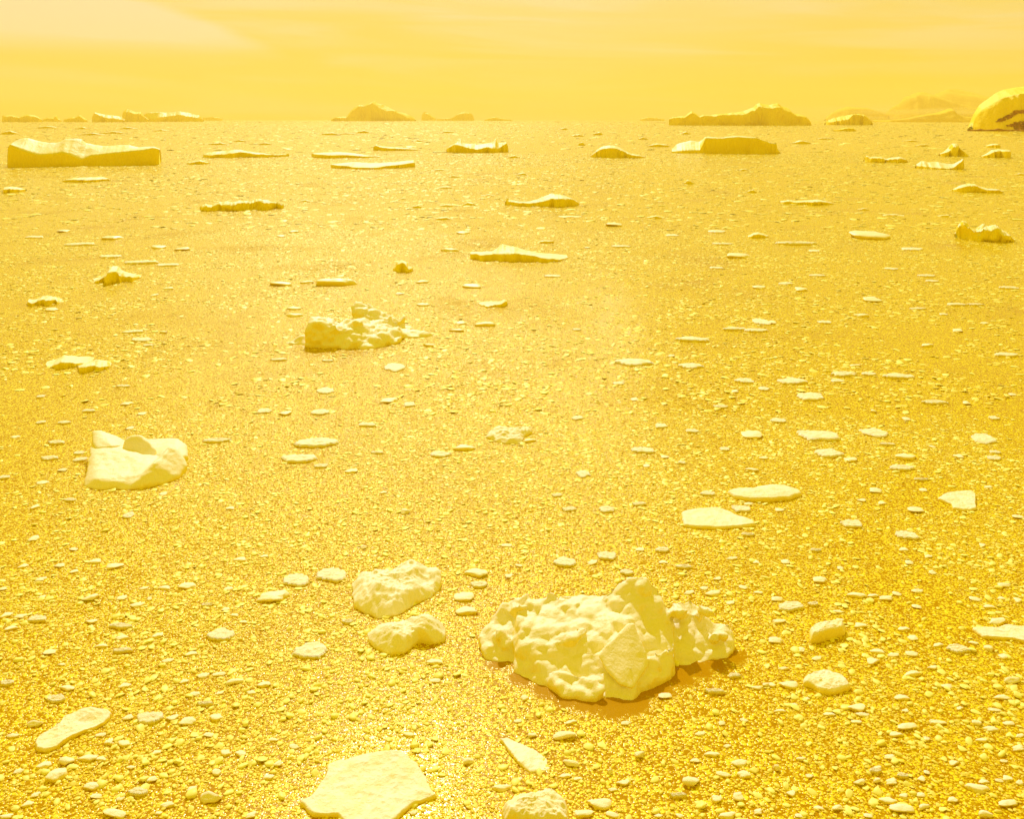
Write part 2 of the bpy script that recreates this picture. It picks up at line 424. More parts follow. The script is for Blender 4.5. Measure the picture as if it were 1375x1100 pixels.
far([(442, 160.5), (452, 157.5), (463, 156.5), (469, 149), (476, 143), (481, 139.5), (490, 140), (497, 136.5), (500.5, 134.5), (507, 138), (514, 142), (522, 145), (532, 148.5), (540, 152), (548, 155.5), (560, 160.5)],
    162.3, 260, 'large peaked iceberg standing alone on the horizon, steep side facing us', 3, rough=0.10)
far([(566, 154), (569, 150), (574, 151), (579, 155), (585, 159)], 161.6, 90, 'small pale stub of ice beside the large peaked iceberg', 4)
far([(586, 159.3), (598, 158.6), (607, 158), (612, 154), (617, 151.3), (624, 150), (631, 151), (635, 154.5), (637, 159.5)], 161.8, 120, 'small round-topped iceberg with a long low tail on the horizon', 5, rough=0.05)
far([(650, 160.5), (657, 158), (665, 157), (676, 159), (688, 160.6)], 161.9, 110, 'very low flat strip of ice on the horizon', 6)
far([(896, 158), (901, 155.5), (910, 155.5), (919, 156), (924, 152), (929, 148.6), (934, 151), (940, 156), (945, 153.5), (957, 154), (975, 152), (988, 151), (1001, 149.5), (1009, 147), (1015, 145), (1020, 140), (1024, 138), (1031, 140), (1037, 141), (1044, 139.5), (1048, 138.6), (1054, 143), (1064, 146), (1072, 153), (1085, 155), (1090, 160), (1093, 165)],
    168.2, 110, 'broad iceberg with a twin-horned summit and a small left peak', 7, rough=0.07)
far([(860, 159.6), (870, 157), (880, 157.6), (893, 160)], 161.9, 100, 'faint low ice hump just behind the twin-horned iceberg', 8)
far([(0, 155), (12, 154), (25, 157), (36, 153), (45, 155), (55, 160)], 163.6, 90, 'low ragged iceberg at the horizon with dark front', 9)
far([(56, 160), (64, 157.5), (72, 158), (74, 153.5), (77, 158.5), (82, 161)], 163, 60, 'tiny needle-topped ice ridge on the horizon', 10)
far([(84, 160.5), (92, 158), (100, 157), (106, 154), (110, 157), (116, 161)], 163.6, 70, 'small twin-humped iceberg on the horizon', 11)
far([(122, 158), (126, 150.5), (131, 152), (140, 154), (150, 155), (162, 156.5), (166, 161)], 163.8, 90, 'wedge iceberg with a sharp high corner and pale sloping top', 12, cliff=[(122, 158), (126, 152), (140, 157), (166, 161)], mat=M_berg)
far([(160, 157), (163, 149), (168, 147), (174, 148), (180, 150), (188, 150), (192, 155), (198, 160)], 163.4, 110, 'blocky square-topped iceberg on the horizon', 13)
far([(190, 154), (198, 151), (210, 150.5), (222, 151), (235, 149.6), (250, 150.4), (256, 152), (262, 154), (268, 155), (272, 160)], 163.2, 120, 'long flat iceberg with a pale ledge along its front', 14, cliff=[(190, 158), (205, 159.5), (225, 156.5), (240, 154), (272, 160)], mat=M_berg)
far([(272, 157.5), (285, 156), (298, 158.6)], 161.6, 60, 'faint thin sliver of ice beyond the long flat iceberg', 15)
far([(1110, 163), (1118, 160), (1126, 157), (1136, 154.5), (1146, 152.6), (1156, 152.4), (1164, 155), (1171, 160), (1176, 166)], 167.6, 80, 'small dark beetle-shaped iceberg with pale streaked left flank', 16, cliff=[(1110, 165), (1126, 163), (1140, 160), (1146, 154), (1160, 154), (1176, 166)])
far([(1120, 174), (1130, 173), (1138, 171), (1146, 171.5), (1151, 175)], 176, 16, 'small low dark ice piece below the beetle-shaped iceberg', 17)

# the round island at the right edge, with bare rock
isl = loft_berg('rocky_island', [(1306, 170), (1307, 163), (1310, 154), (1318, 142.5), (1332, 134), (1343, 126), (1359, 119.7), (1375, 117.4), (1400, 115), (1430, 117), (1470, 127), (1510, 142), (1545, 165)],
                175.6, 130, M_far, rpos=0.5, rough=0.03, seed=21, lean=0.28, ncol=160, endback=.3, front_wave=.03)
tag(isl, 'high rounded snow-covered island with bare brown rock low on its side', 'island')
isl_loc = isl.location.copy()
from mathutils.bvhtree import BVHTree
dg = bpy.context.evaluated_depsgraph_get()
bvh = BVHTree.FromPolygons([v_.co + isl_loc for v_ in isl.data.vertices], [p_.vertices[:] for p_ in isl.data.polygons])
def rock_patch(outline, seed, label, proud=2.2, nx=60, ny=26):
    """Bare rock standing proud of the snow slope, bounded by an outline on that slope."""
    P = np.array(outline, float); x0, y0 = P.min(0); x1, y1 = P.max(0)
    def inside(x, y):
        c = False
        for k in range(len(P)):
            (ax, ay), (bx, by) = P[k], P[k - 1]
            if (ay > y) != (by > y) and x < (bx - ax) * (y - ay) / (by - ay) + ax: c = not c
        return c
    V, Fc, idx = [], [], {}
    for j in range(ny + 1):
        for i in range(nx + 1):
            x, y = x0 + (x1 - x0) * i / nx, y0 + (y1 - y0) * j / ny
            d_ = Vector(point(x, y, 1.0)) - Vector((0, 0, H))
            hit = bvh.ray_cast(Vector((0, 0, H)), d_.normalized())
            if hit[0] is None: continue
            nzv = float(fbm(np.array([[x * .35, y * .6, seed]]), seed, 4)[0])
            ins = inside(x + nzv * 1.2, y + nzv * .8)
            V.append(hit[0] - d_.normalized() * (proud * (0.55 + 0.7 * nzv) if ins else -1.5)); idx[(i, j)] = (len(V) - 1, ins)
    for j in range(ny):
        for i in range(nx):
            q = [idx.get(k) for k in ((i, j), (i, j + 1), (i + 1, j + 1), (i + 1, j))]
            if all(q) and any(k[1] for k in q): Fc.append([k[0] for k in q])
    o = mesh_obj('rock_outcrop', V, Fc, M_rock); o.parent = isl; o.location = -isl_loc; o['label'] = label
rock_patch([(1336, 164), (1341, 159), (1349, 156), (1357, 153), (1361, 149), (1370, 147.5), (1420, 146), (1450, 150), (1420, 152), (1375, 151.5), (1366, 152), (1361, 156), (1352, 160), (1345, 163.5)], 22, 'upper slanting band of brown rock')
rock_patch([(1351, 169), (1357, 165.5), (1364, 163), (1375, 161.5), (1400, 160), (1440, 165), (1440, 174), (1364, 174.5), (1360, 170)], 23, 'lower mass of brown rock near the waterline')
lo = loft_berg('shore_ledge', [(1297, 174.4), (1310, 174), (1316, 172.8), (1322, 174.2), (1335, 173.6), (1340, 172), (1350, 174), (1400, 173.6), (1500, 174.4)], 176.2, 12, M_rock, rough=.1, seed=24, ncol=70)
lo.parent = isl; lo.location = lo.location - isl_loc; lo['label'] = 'thin dark rocky ledge along the shore'

# hills far beyond, in the mist
def hill(ridge, base, depth, label, seed, **kw):
    o = loft_berg('hill', ridge, base, depth, M_hill, seed=seed, lean=1.0, rough=0.05, rpos=0.5, front_wave=.02, **kw)
    return tag(o, label, 'hill', kind='structure')
hill([(1190, 152), (1200, 143), (1210, 138), (1218, 129), (1226, 127), (1239, 121.8), (1252, 122.6), (1262, 126), (1276, 132), (1300, 140), (1330, 150), (1360, 156)], 162.0, 900, 'craggy hill rising out of low mist behind the island', 31)
hill([(1215, 150), (1240, 134), (1258, 124), (1276, 118.6), (1297, 119.5), (1315, 124), (1340, 131), (1400, 128), (1450, 138), (1520, 154)], 161.6, 900, 'pale broad hill farthest away in the haze', 32)
hill([(1112, 159), (1120, 151), (1130, 146), (1142, 142.5), (1156, 144), (1170, 144.4), (1186, 149), (1205, 157)], 161.9, 700, 'low rounded hill in the haze behind the beetle-shaped iceberg', 33)
hill([(1170, 163), (1200, 161), (1225, 157.5), (1245, 153.5), (1266, 150), (1278, 146), (1284, 144.6), (1290, 152), (1300, 156), (1330, 158), (1400, 161)], 163.6, 300, 'low dark foreland ridge below the mist beside the island', 34)

def mist_bank(c, size, dens, seed):
    bm = bmesh.new(); bmesh.ops.create_icosphere(bm, subdivisions=4, radius=1.0); me = bpy.data.meshes.new('mist_bank'); bm.to_mesh(me); bm.free()
    m = bpy.data.materials.new('mist'); m.use_nodes = True; t = NT(m.node_tree); m.node_tree.nodes.clear()
    v_ = t.new('ShaderNodeVolumePrincipled'); v_.inputs['Color'].default_value = (1.0, 0.88, 0.42, 1)
    tc = t.new('ShaderNodeTexCoord').outputs['Object']
    ln = t.new('ShaderNodeVectorMath', operation='LENGTH'); t.link(tc, ln.inputs[0])
    mp = t.new('ShaderNodeMapping'); t.link(tc, mp.inputs[0]); mp.inputs['Location'].default_value = (seed, 0, 0); mp.inputs['Scale'].default_value = (2.5, 1.5, 1.2)
    f_ = t.m('MULTIPLY', t.smooth(ln.outputs['Value'], 1.0, 0.2), t.smooth(t.noise(mp.outputs[0], 1.5, 3.0), 0.3, 0.7))
    t.link(t.m('MULTIPLY', f_, dens), v_.inputs['Density'])
    o_ = t.new('ShaderNodeOutputMaterial'); t.link(v_.outputs[0], o_.inputs['Volume'])
    o = link_mesh('mist_bank', me, m); o.location = c; o.scale = size
    return o
for k, (px, py, d_, sx, sy, sz, dn) in enumerate([(1215, 150, 4600, 400, 300, 22, .006), (1290, 149, 4600, 330, 300, 28, .006), (1180, 158, 3000, 260, 200, 11, .005)]):
    tag(mist_bank(point(px, py, d_), (sx, sy, sz), dn, k * 3.1), ['band of low mist across the craggy hill', 'band of low mist between the hills and the island', 'thin sheet of mist by the beetle-shaped iceberg'][k], 'mist', kind='stuff')
# ------------------------------------------------------------------ middle-distance bergs
MID = 'small bergs scattered over the middle distance'
def mid(name, ridge, base, depth, label, seed, cliff=None, phrase=None, cat='iceberg', mat=None, **kw):
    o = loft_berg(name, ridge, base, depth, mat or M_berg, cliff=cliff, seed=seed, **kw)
    tag(o, label, cat, MID)
    if phrase: landmark(o, phrase)
    return o
mid('tabular_iceberg', [(11, 196), (13, 190), (20, 186.5), (27, 184.5), (32, 184.5), (45, 188), (60, 191), (70, 191), (76, 190), (83, 186), (95, 185.6), (105, 186), (112, 191.5), (122, 194), (135, 196), (155, 195), (172, 195.4), (185, 198), (195, 197.4), (207, 197), (216, 200.5)],
    223.0, 15, 'long slab iceberg with sheer shaded front and white sloping top', 41, rpos=0.40, rough=0.02, endback=.12, lean=0.03, front_wave=0.04,
    cliff=[(11, 198), (14, 193), (26, 199), (38, 203.5), (52, 207), (83, 204), (96, 207), (109, 214), (122, 209), (140, 206.5), (153, 205), (185, 202), (207, 199), (216, 201)], phrase='the long slab iceberg', ncol=220)
mid('tabular_iceberg', [(901, 201), (908, 194), (918, 191), (928, 188.5), (940, 190), (944, 188), (948, 184), (956, 183.6), (968, 184.6), (980, 183.4), (992, 182.5), (1005, 183), (1015, 184), (1024, 187.5), (1032, 190), (1043, 191.6), (1046, 200), (1050, 204.5)],
    206.0, 20, 'dark flat-topped iceberg with a white hollow at its left end', 42, rough=0.03, endback=.2, cliff=[(901, 204), (915, 203), (940, 202), (945, 192), (948, 185), (968, 185.4), (992, 183.4), (1015, 184.8), (1032, 191), (1043, 192.5), (1050, 205)], phrase='the dark flat-topped iceberg', lean=.05, front_wave=.06)
mid('iceberg', [(598, 200), (604, 195), (611, 192), (615, 189), (617.5, 186.6), (620, 191), (625, 192.6), (642, 193.6), (655, 192), (661, 191), (665.6, 185.8), (669, 192), (675, 191.5), (681, 190.5), (683, 197)],
    205.0, 14, 'crown-shaped iceberg with two sharp tips and a white saddle', 43, cliff=[(598, 201), (610, 194), (620, 196.5), (640, 200.5), (655, 197.5), (668, 201), (681, 192), (683, 199)], rough=0.03, phrase='the crown-shaped iceberg', lean=.05)
mid('iceberg', [(793, 209), (801, 201.5), (806, 198), (811, 196), (819, 195), (826, 195.4), (832, 197.5), (838, 200.6), (848, 206), (858, 207.6), (868, 210)], 212.0, 12, 'dark dome-shaped iceberg with a low trailing tail', 44, rough=0.03, phrase='the dome-shaped iceberg')
mid('ice_slab', [(415, 205.5), (430, 204.5), (450, 203.5), (470, 205), (485, 207), (500, 209.5), (510, 210.6)], 212.0, 14, 'low ice slab with thin dark front edge and white top', 45, cliff=[(415, 207), (440, 207.5), (460, 208), (480, 209), (510, 211)], rough=.03, lean=.05)
mid('ice_slab', [(441, 219.5), (455, 218.5), (475, 217), (495, 218.5), (515, 218), (530, 217.5), (545, 216), (556, 215.5), (558, 219)], 226.6, 15, 'bright white low slab with a gently sagging dark edge', 46, cliff=[(441, 221.5), (470, 223.5), (500, 224.5), (530, 222), (558, 220)], rough=.02, rpos=.6, lean=.05, phrase='the bright white low slab')
mid('ice_slab', [(270, 206), (285, 203), (300, 202.5), (312, 201), (320, 200.5), (330, 203), (345, 205), (365, 207.5), (380, 207.6), (386, 206.4), (388, 208)], 211.6, 12, 'low slab of broken ice with an upturned dark right tip', 47, rough=.08, cliff=[(270, 208), (300, 207), (320, 204), (345, 207), (388, 209)])
mid('ice_slab', [(500, 196), (504, 193.5), (508, 195.5), (520, 197), (540, 198.5), (555, 199.5), (564, 200.6)], 202.2, 12, 'thin low ice strip with a raised knob at its left end', 48, rough=.05)
mid('ice_ridge', [(267, 276), (276, 273), (284, 275), (292, 272), (301, 270.5), (312, 271), (321, 269), (335, 270.5), (346, 268), (355, 269), (362, 271), (372, 273.5), (381, 275.6)], 282.6, 3.4, 'knobbly dark ridge of ice lumps with white back edge', 49, rough=.16, sharp=.3, front_wave=.3, phrase='the knobbly dark ridge')
mid('ice_slab', [(677, 271), (681, 265.5), (684, 269), (698, 271), (712, 270.5), (722, 267), (730, 263.5), (741, 260), (752, 261), (760, 263), (770, 267), (776, 270), (780, 275)], 277.6, 5.0, 'curved dark ice back with a thin tail ending in a small knob', 50, rough=.05, cliff=[(677, 272.5), (700, 273), (720, 273), (740, 267), (755, 266), (770, 269), (780, 275)], phrase='the curved dark ice back')
mid('ice_slab', [(630, 338), (645, 337.6), (660, 337.5), (668, 332), (674, 328), (690, 331), (707, 336), (725, 339), (745, 342), (760, 344.5), (764, 347)], 351.0, 3.6, 'long tilted ice slab with sharp shaded front edge and low left tail', 51, rough=.03, rpos=.55, cliff=[(630, 341.5), (660, 342), (680, 342), (690, 340), (707, 342), (740, 344.5), (764, 347.5)], lean=.05, phrase='the long tilted slab')
mid('ice_pinnacle', [(120, 377), (130, 372), (137, 368), (141, 364), (144, 358), (148, 356.5), (155, 358), (160, 363), (168, 366.5), (176, 368), (182, 371), (187, 376)], 380.0, 2.6, 'dark ice mound with a single blunt tower', 52, rough=.07, phrase='the mound with the blunt tower')
mid('ice_mound', [(32, 406), (36, 400), (41, 402), (48, 400), (55, 397.5), (66, 398), (74, 401), (80, 406)], 410.6, 2.0, 'small pale-topped ice mound with a dark knob at its left end', 53, rough=.08, phrase='the small pale-topped mound')
mid('ice_slab', [(58, 491), (66, 484), (74, 479), (82, 475), (95, 477.5), (108, 480.5), (118, 483), (124, 488)], 493.0, 1.5, 'tilted ice slab with white back edge and smooth shaded face', 54, rough=.03, rpos=.7, cliff=[(58, 492), (70, 485), (82, 481), (95, 481), (110, 485), (124, 490)], phrase='the pair of tilted slabs')
mid('ice_slab', [(101, 491), (110, 486), (120, 484), (132, 483), (142, 486), (147, 493)], 498.6, 1.3, 'smaller tilted ice slab leaning against the larger tilted slab', 55, rough=.05, cliff=[(101, 493), (115, 490), (130, 492), (147, 495)])
mid('ice_slab', [(642, 408.5), (652, 407), (664, 406.5), (672, 404.5), (677, 402), (681, 403), (682, 408)], 412.8, 1.5, 'small curved ice piece with an upturned horn at its right end', 56, rough=.04)
mid('ice_mound', [(526, 361), (531, 357), (534, 350.5), (540, 349), (545, 351.5), (548, 357), (554, 359), (555, 363)], 365.6, 1.6, 'small two-tier ice stump alone in the slush', 57, rough=.07, phrase='the two-tier ice stump')
mid('ice_ridge', [(1286, 314), (1290, 304), (1295, 299), (1300, 301), (1306, 307), (1315, 309), (1322, 303), (1330, 305), (1340, 302), (1348, 310), (1356, 312), (1366, 320)], 324.0, 3.2, 'broken pile of ice blocks with a dark tooth at its left end', 58, rough=.16, sharp=.4, phrase='the broken pile of ice blocks')
mid('ice_ridge', [(1281, 255), (1288, 251), (1295, 248), (1303, 246.5), (1312, 247), (1318, 250), (1330, 252.5), (1342, 252.6), (1352, 257)], 258.6, 5, 'low ice mound with a square dark face and rubble tail', 59, rough=.08, phrase='the mound with the square dark face')
mid('iceberg', [(1162, 213), (1165, 208.5), (1170, 211), (1178, 210), (1185, 210.5), (1192, 213), (1200, 211), (1210, 210), (1217, 212.5), (1221, 216)], 218.0, 8, 'row of low dark ice lumps beyond the rubble', 60, rough=.12)
mid('iceberg', [(1232, 221), (1240, 216), (1250, 218), (1262, 217), (1275, 219), (1284, 219), (1291, 215.5), (1296, 213), (1297, 220)], 227.0, 8, 'dark triangular ice wedge with white rubble on its left', 61, rough=.06, cliff=[(1232, 224), (1270, 226), (1280, 225), (1291, 217), (1296, 214), (1297, 221)], phrase='the triangular ice wedge')
mid('iceberg', [(1264, 206), (1270, 203), (1276, 199), (1280, 192.5), (1287, 192), (1292, 199), (1298, 205), (1304, 208)], 210.0, 9, 'ragged pale ice stack behind the triangular wedge', 62, rough=.10)
mid('iceberg', [(1320, 209.5), (1328, 206), (1335, 201), (1344, 200), (1354, 200.4), (1360, 201), (1361.5, 206)], 212.0, 10, 'dark wedge-shaped iceberg with a square right end', 63, rough=.03)
mid('iceberg', [(1326, 195.5), (1334, 193), (1341, 192.6), (1346, 195.5)], 198.2, 12, 'small round dark ice cap beyond the dark wedge', 64)
mid('ice_slab', [(1048, 271), (1060, 268.6), (1072, 270), (1085, 268.6), (1098, 267.4), (1110, 269), (1121, 272)], 275.0, 4, 'low dark ice back trailing pale rubble on its left', 65, rough=.08)
mid('ice_slab', [(80, 241.5), (95, 238.6), (115, 237.6), (135, 238), (145, 241)], 244.6, 7, 'low white-topped ice raft below the long slab iceberg', 66, rough=.03, cliff=[(80, 242), (100, 241), (145, 242)])
mid('ice_slab', [(0, 251), (10, 250), (20, 251.4), (30, 254)], 259.0, 6, 'white low floe cut by the left edge below the slab iceberg', 67, rough=.1)
mid('ice_mound', [(250, 218), (262, 216), (268, 214.6), (274, 216.5), (280, 218.6)], 220.6, 5, 'small dark flat cone of ice right of the long slab iceberg', 68)
mid('ice_mound', [(1005, 318), (1012, 313), (1019, 312), (1026, 313.5), (1033, 318)], 320.0, 2, 'small dark whale-backed ice hump in pale streaks', 69, rough=.06)
FARP = {}
for k, (x, y, wd, ht) in enumerate([(443, 181, 28, 3.5), (488, 178.5, 20, 4), (466, 180, 24, 2), (170, 173, 30, 3), (150, 179, 34, 3), (120, 181, 40, 3), (12, 180, 26, 5), (60, 172, 34, 3), (215, 176, 22, 2.5), (292, 194, 30, 3),
        (355, 194, 20, 3), (322, 190, 22, 3), (560, 190, 20, 3), (600, 178, 24, 2.5), (690, 212, 18, 4), (757, 174, 14, 3), (776, 183, 18, 3), (803, 181, 14, 4), (781, 195, 10, 5), (864, 187, 14, 3.4), (885, 197, 32, 4.5), (920, 180, 16, 4), (1075, 193, 30, 5), (1110, 187, 26, 2.5),
        (925, 247, 16, 6), (1010, 258.6, 14, 4.5), (1000, 229, 16, 2.5), (595, 295, 26, 4), (560, 279, 16, 4), (600, 277, 22, 3), (630, 276, 20, 5), (598, 252.6, 22, 2.4), (824, 302, 22, 4), (765, 292, 32, 2), (880, 293, 24, 4), (1160, 282, 18, 3), (1200, 290, 30, 3), (1270, 291, 22, 3), (610, 238, 18, 3), (700, 235, 18, 3.5), (590, 229, 24, 2.4), (110, 173, 20, 3), (1225, 190, 28, 2.4), (1240, 196, 20, 2.5), (410, 271, 20, 3), (540, 268, 14, 2), (1370, 235, 18, 3), (655, 263, 20, 2.5)]):
    rd = random.Random(500 + k); hw = wd / 2
    prof = [(x - hw, y - .2 * ht), (x - hw * .5, y - ht * rd.uniform(.4, .8)), (x + hw * rd.uniform(-.2, .3), y - ht), (x + hw * .6, y - ht * rd.uniform(.35, .8)), (x + hw, y - .15 * ht)]
    o = loft_berg('ice_piece', prof, y, wd * depth_of(y) / F * .6, M_berg, seed=500 + k, rough=.12, ncol=16, lean=.2)
    kk = int(np.argmin([math.hypot(l_[1] / l_[2] - o.location.x / o.location.y, 0.35 * math.log(l_[2] / o.location.y)) for l_ in LAND]))
    rel = 'beyond ' if o.location.y > LAND[kk][2] + 4 else 'in front of ' if o.location.y < LAND[kk][2] - 4 else 'beside '
    FARP.setdefault((('long low dark ice strip ' if wd > 24 else 'small dark ice hump ') + rel + LAND[kk][0]), []).append((wd * depth_of(y), o))

for lab, lst in FARP.items():
    lst.sort(key=lambda q: -q[0])
    for k, (_, o) in enumerate(lst):
        tag(o, lab if len(lst) == 1 else ['largest ', 'second largest ', 'third largest ', 'fourth largest ', 'fifth largest ', 'sixth largest ', 'seventh largest ', 'eighth largest ', 'ninth largest ', 'smallest '][min(k, 9)] + lab, 'ice piece', 'small dark ice pieces far out')
# ------------------------------------------------------------------ the named pieces in the near field
# large jagged block
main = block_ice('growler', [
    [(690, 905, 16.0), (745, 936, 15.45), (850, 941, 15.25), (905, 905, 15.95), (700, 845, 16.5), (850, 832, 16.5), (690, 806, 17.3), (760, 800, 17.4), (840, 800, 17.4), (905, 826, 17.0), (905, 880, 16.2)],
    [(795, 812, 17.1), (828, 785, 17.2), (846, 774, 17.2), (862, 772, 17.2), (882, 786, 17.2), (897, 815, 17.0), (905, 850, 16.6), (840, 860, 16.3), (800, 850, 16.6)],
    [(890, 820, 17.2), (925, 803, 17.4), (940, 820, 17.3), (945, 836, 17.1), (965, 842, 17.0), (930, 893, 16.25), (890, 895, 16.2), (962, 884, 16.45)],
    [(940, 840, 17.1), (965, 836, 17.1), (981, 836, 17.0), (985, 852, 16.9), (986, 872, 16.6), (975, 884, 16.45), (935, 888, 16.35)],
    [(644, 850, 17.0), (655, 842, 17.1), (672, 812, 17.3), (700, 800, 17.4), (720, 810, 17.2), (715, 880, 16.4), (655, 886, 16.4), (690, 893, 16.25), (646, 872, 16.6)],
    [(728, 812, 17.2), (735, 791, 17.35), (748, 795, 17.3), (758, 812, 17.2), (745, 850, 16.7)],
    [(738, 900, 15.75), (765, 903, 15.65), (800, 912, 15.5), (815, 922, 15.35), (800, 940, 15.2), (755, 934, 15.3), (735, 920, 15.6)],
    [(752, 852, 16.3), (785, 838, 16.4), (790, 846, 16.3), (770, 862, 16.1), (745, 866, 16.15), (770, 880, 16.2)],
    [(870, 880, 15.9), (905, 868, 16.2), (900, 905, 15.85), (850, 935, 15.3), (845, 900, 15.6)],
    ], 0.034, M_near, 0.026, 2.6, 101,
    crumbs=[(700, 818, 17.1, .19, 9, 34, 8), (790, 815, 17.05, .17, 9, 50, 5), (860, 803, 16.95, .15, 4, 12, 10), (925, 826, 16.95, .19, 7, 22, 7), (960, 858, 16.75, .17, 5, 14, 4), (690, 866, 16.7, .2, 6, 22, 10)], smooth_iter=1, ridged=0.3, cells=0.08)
tag(main, 'large jagged white ice block, biggest piece among the near brash', 'ice block')
landmark(main, 'the large jagged block')
ml = main.location.copy()
slab = block_ice('slab', [[(803, 882, 15.78), (808, 872, 15.88), (842, 838, 16.25), (851, 836, 16.25), (869, 880, 15.82), (872, 892, 15.72), (850, 926, 15.34), (832, 920, 15.38), (815, 902, 15.58), (840, 870, 16.4), (850, 850, 16.6), (838, 905, 16.1), (815, 885, 16.2)]], 0.026, M_near, 0.006, 3.0, 104, smooth_iter=3)
slab.parent = main; slab.location = slab.location - ml; slab['label'] = 'smooth flat kite-shaped slab face'

def tile_pts(x0, y0, pts): return [ground(x0 + x / 4.0, y0 + y / 4.0)[:2] for x, y in pts]
o = disc_ice('growler', tile_pts(344, 700, [(518, 345), (560, 318), (650, 305), (740, 298), (800, 268), (850, 262), (900, 275), (985, 285), (1003, 325), (985, 375), (930, 415), (850, 445), (790, 495), (700, 524), (620, 518), (580, 498), (528, 470), (518, 410)]), .16, M_near, dome=.14, rim=.35, rough=.05, seed=111, seg=150, rings=30, edge=.03,
             bumps=[(*ground(552, 776)[:2], .40, .13), (*ground(586, 780)[:2], .30, .10), (*ground(570, 792)[:2], .28, -.10), (*ground(508, 810)[:2], .34, .10), (*ground(532, 798)[:2], .30, -.08), (*ground(490, 790)[:2], .4, .06)])
tag(o, 'broad low lumpy ice growler with hollowed top beside the jagged block', 'ice growler'); landmark(o, 'the broad lumpy growler')
o = disc_ice('growler', tile_pts(344, 700, [(597, 615), (690, 590), (760, 575), (880, 555), (980, 560), (1022, 600), (1015, 645), (960, 665), (870, 655), (800, 712), (720, 724), (650, 695), (602, 655)]), .15, M_near, dome=.12, rim=.5, rough=.03, seed=112, seg=130, rings=26, edge=.02,
             bumps=[(*ground(574, 850)[:2], .45, .10), (*ground(520, 860)[:2], .40, .06), (*ground(548, 858)[:2], .28, -.08)])
tag(o, 'two-lobed rounded ice lump in front of the broad lumpy growler', 'ice growler'); landmark(o, 'the two-lobed lump')
# bowl-shaped growler on the left
bowl = block_ice('growler', [
    [(112, 654, 24.1), (128, 658, 23.95), (175, 658, 23.9), (205, 652, 24.1), (238, 642, 24.6), (252, 628, 25.2), (180, 650, 24.0), (128, 644, 24.1), (119, 622, 25.6), (124, 591, 26.4), (150, 591, 26.5), (170, 597, 26.4), (205, 606, 26.3), (248, 614, 26.2), (225, 632, 24.6)],
    [(170, 657, 23.9), (205, 652, 24.1), (238, 642, 24.6), (252, 627, 25.2), (249, 621, 25.2), (229, 598, 25.4), (207, 622, 24.5), (192, 640, 24.15), (215, 612, 26.0), (242, 608, 25.9)],
    ], 0.042, M_near, 0.03, 1.8, 121, smooth_iter=14, ridged=.2, skirt=.5)
bl = bowl.location.copy()
for nm, lab, hl, sd_ in (('horn', 'white upswept horn', [[(123, 578, 26.5), (136, 577, 26.6), (152, 583, 26.6), (170, 592, 26.5), (172, 600, 26.2), (123, 594, 26.1), (150, 600, 25.9), (128, 602, 25.8)]], 122),
                    ('hump', 'smooth dark rounded boulder hump', [[(164, 600, 26.0), (167, 590, 26.05), (176, 585, 26.1), (187, 584.5, 26.1), (196, 589, 26.05), (204, 597, 26.0), (212, 604, 25.9), (206, 612, 25.75), (185, 615, 25.65), (168, 611, 25.75), (175, 590, 26.9), (200, 592, 26.8)]], 123),
                    ('rim', 'thin bright back rim', [[(195, 589, 26.9), (225, 588, 26.9), (240, 589, 26.8), (251, 597, 26.6), (253, 612, 26.0), (236, 606, 25.9), (205, 600, 26.3), (200, 612, 25.8), (240, 614, 25.7)]], 124)):
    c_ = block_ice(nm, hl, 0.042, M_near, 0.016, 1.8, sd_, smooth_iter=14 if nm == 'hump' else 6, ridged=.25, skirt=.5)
    c_.parent = bowl; c_.location = c_.location - bl; c_['label'] = lab
tag(bowl, 'bowl-shaped white ice growler with a dark boulder hump on its back rim', 'ice growler'); landmark(bowl, 'the bowl-shaped growler')
# sloping broken berg in the middle
mb = block_ice('growler', [
    [(412, 466, 38.9), (414, 434, 39.2), (420, 428, 39.6), (445, 431, 39.3), (452, 440, 38.9), (446, 468, 38.7), (425, 430, 41.0), (450, 432, 41.0), (452, 455, 40.8)],
    [(440, 468, 38.7), (444, 438, 39.2), (470, 426, 40.8), (500, 440, 40.0), (520, 462, 39.0), (498, 469, 38.6), (465, 469, 38.5), (460, 440, 39.2), (490, 430, 41.2)],
    [(497, 468, 38.7), (534, 458, 39.4), (530, 452, 39.8), (505, 446, 39.4), (480, 428, 41.2), (500, 433, 41.5), (545, 446, 41.0)],
    [(382, 460, 39.6), (398, 453, 40.0), (412, 448, 40.2), (415, 462, 39.4), (395, 462, 39.3)],
    ], 0.075, M_near, 0.06, 1.3, 131, cells=.22, skirt=.3, crumbs=[(500, 448, 40.2, .32, 10, 35, 7), (470, 440, 39.8, .3, 6, 20, 5)], smooth_iter=1, ridged=.7)
tag(mb, 'broken sloping berg with dark cliff at its left and white ramp falling right', 'ice berg'); landmark(mb, 'the broken sloping berg')
mbl = mb.location.copy()
for nm, lab, hl, cr, sd_ in (('back_ridge', 'separate ridge standing behind the ramp', [[(470, 409, 43.0), (478, 405, 43.4), (497, 410, 43.3), (515, 422, 43.0), (545, 434, 42.8), (562, 446, 42.5), (520, 440, 42.0), (472, 430, 42.6), (500, 440, 42.2), (480, 440, 42.2)]], [(515, 428, 42.6, .24, 8, 34, 6)], 132),
                        ('tail', 'low spit trailing off the ramp', [[(505, 438, 41.5), (545, 443, 41.6), (584, 448, 41.0), (585, 453, 40.8), (540, 456, 40.4), (520, 452, 40.2)]], [(560, 450, 41.0, .2, 5, 18, 2)], 133)):
    c_ = block_ice(nm, hl, 0.075, M_near, 0.05, 1.3, sd_, crumbs=cr, cells=.2, skirt=.3, smooth_iter=1, ridged=.6)
    c_.parent = mb; c_.location = c_.location - mbl; c_['label'] = lab

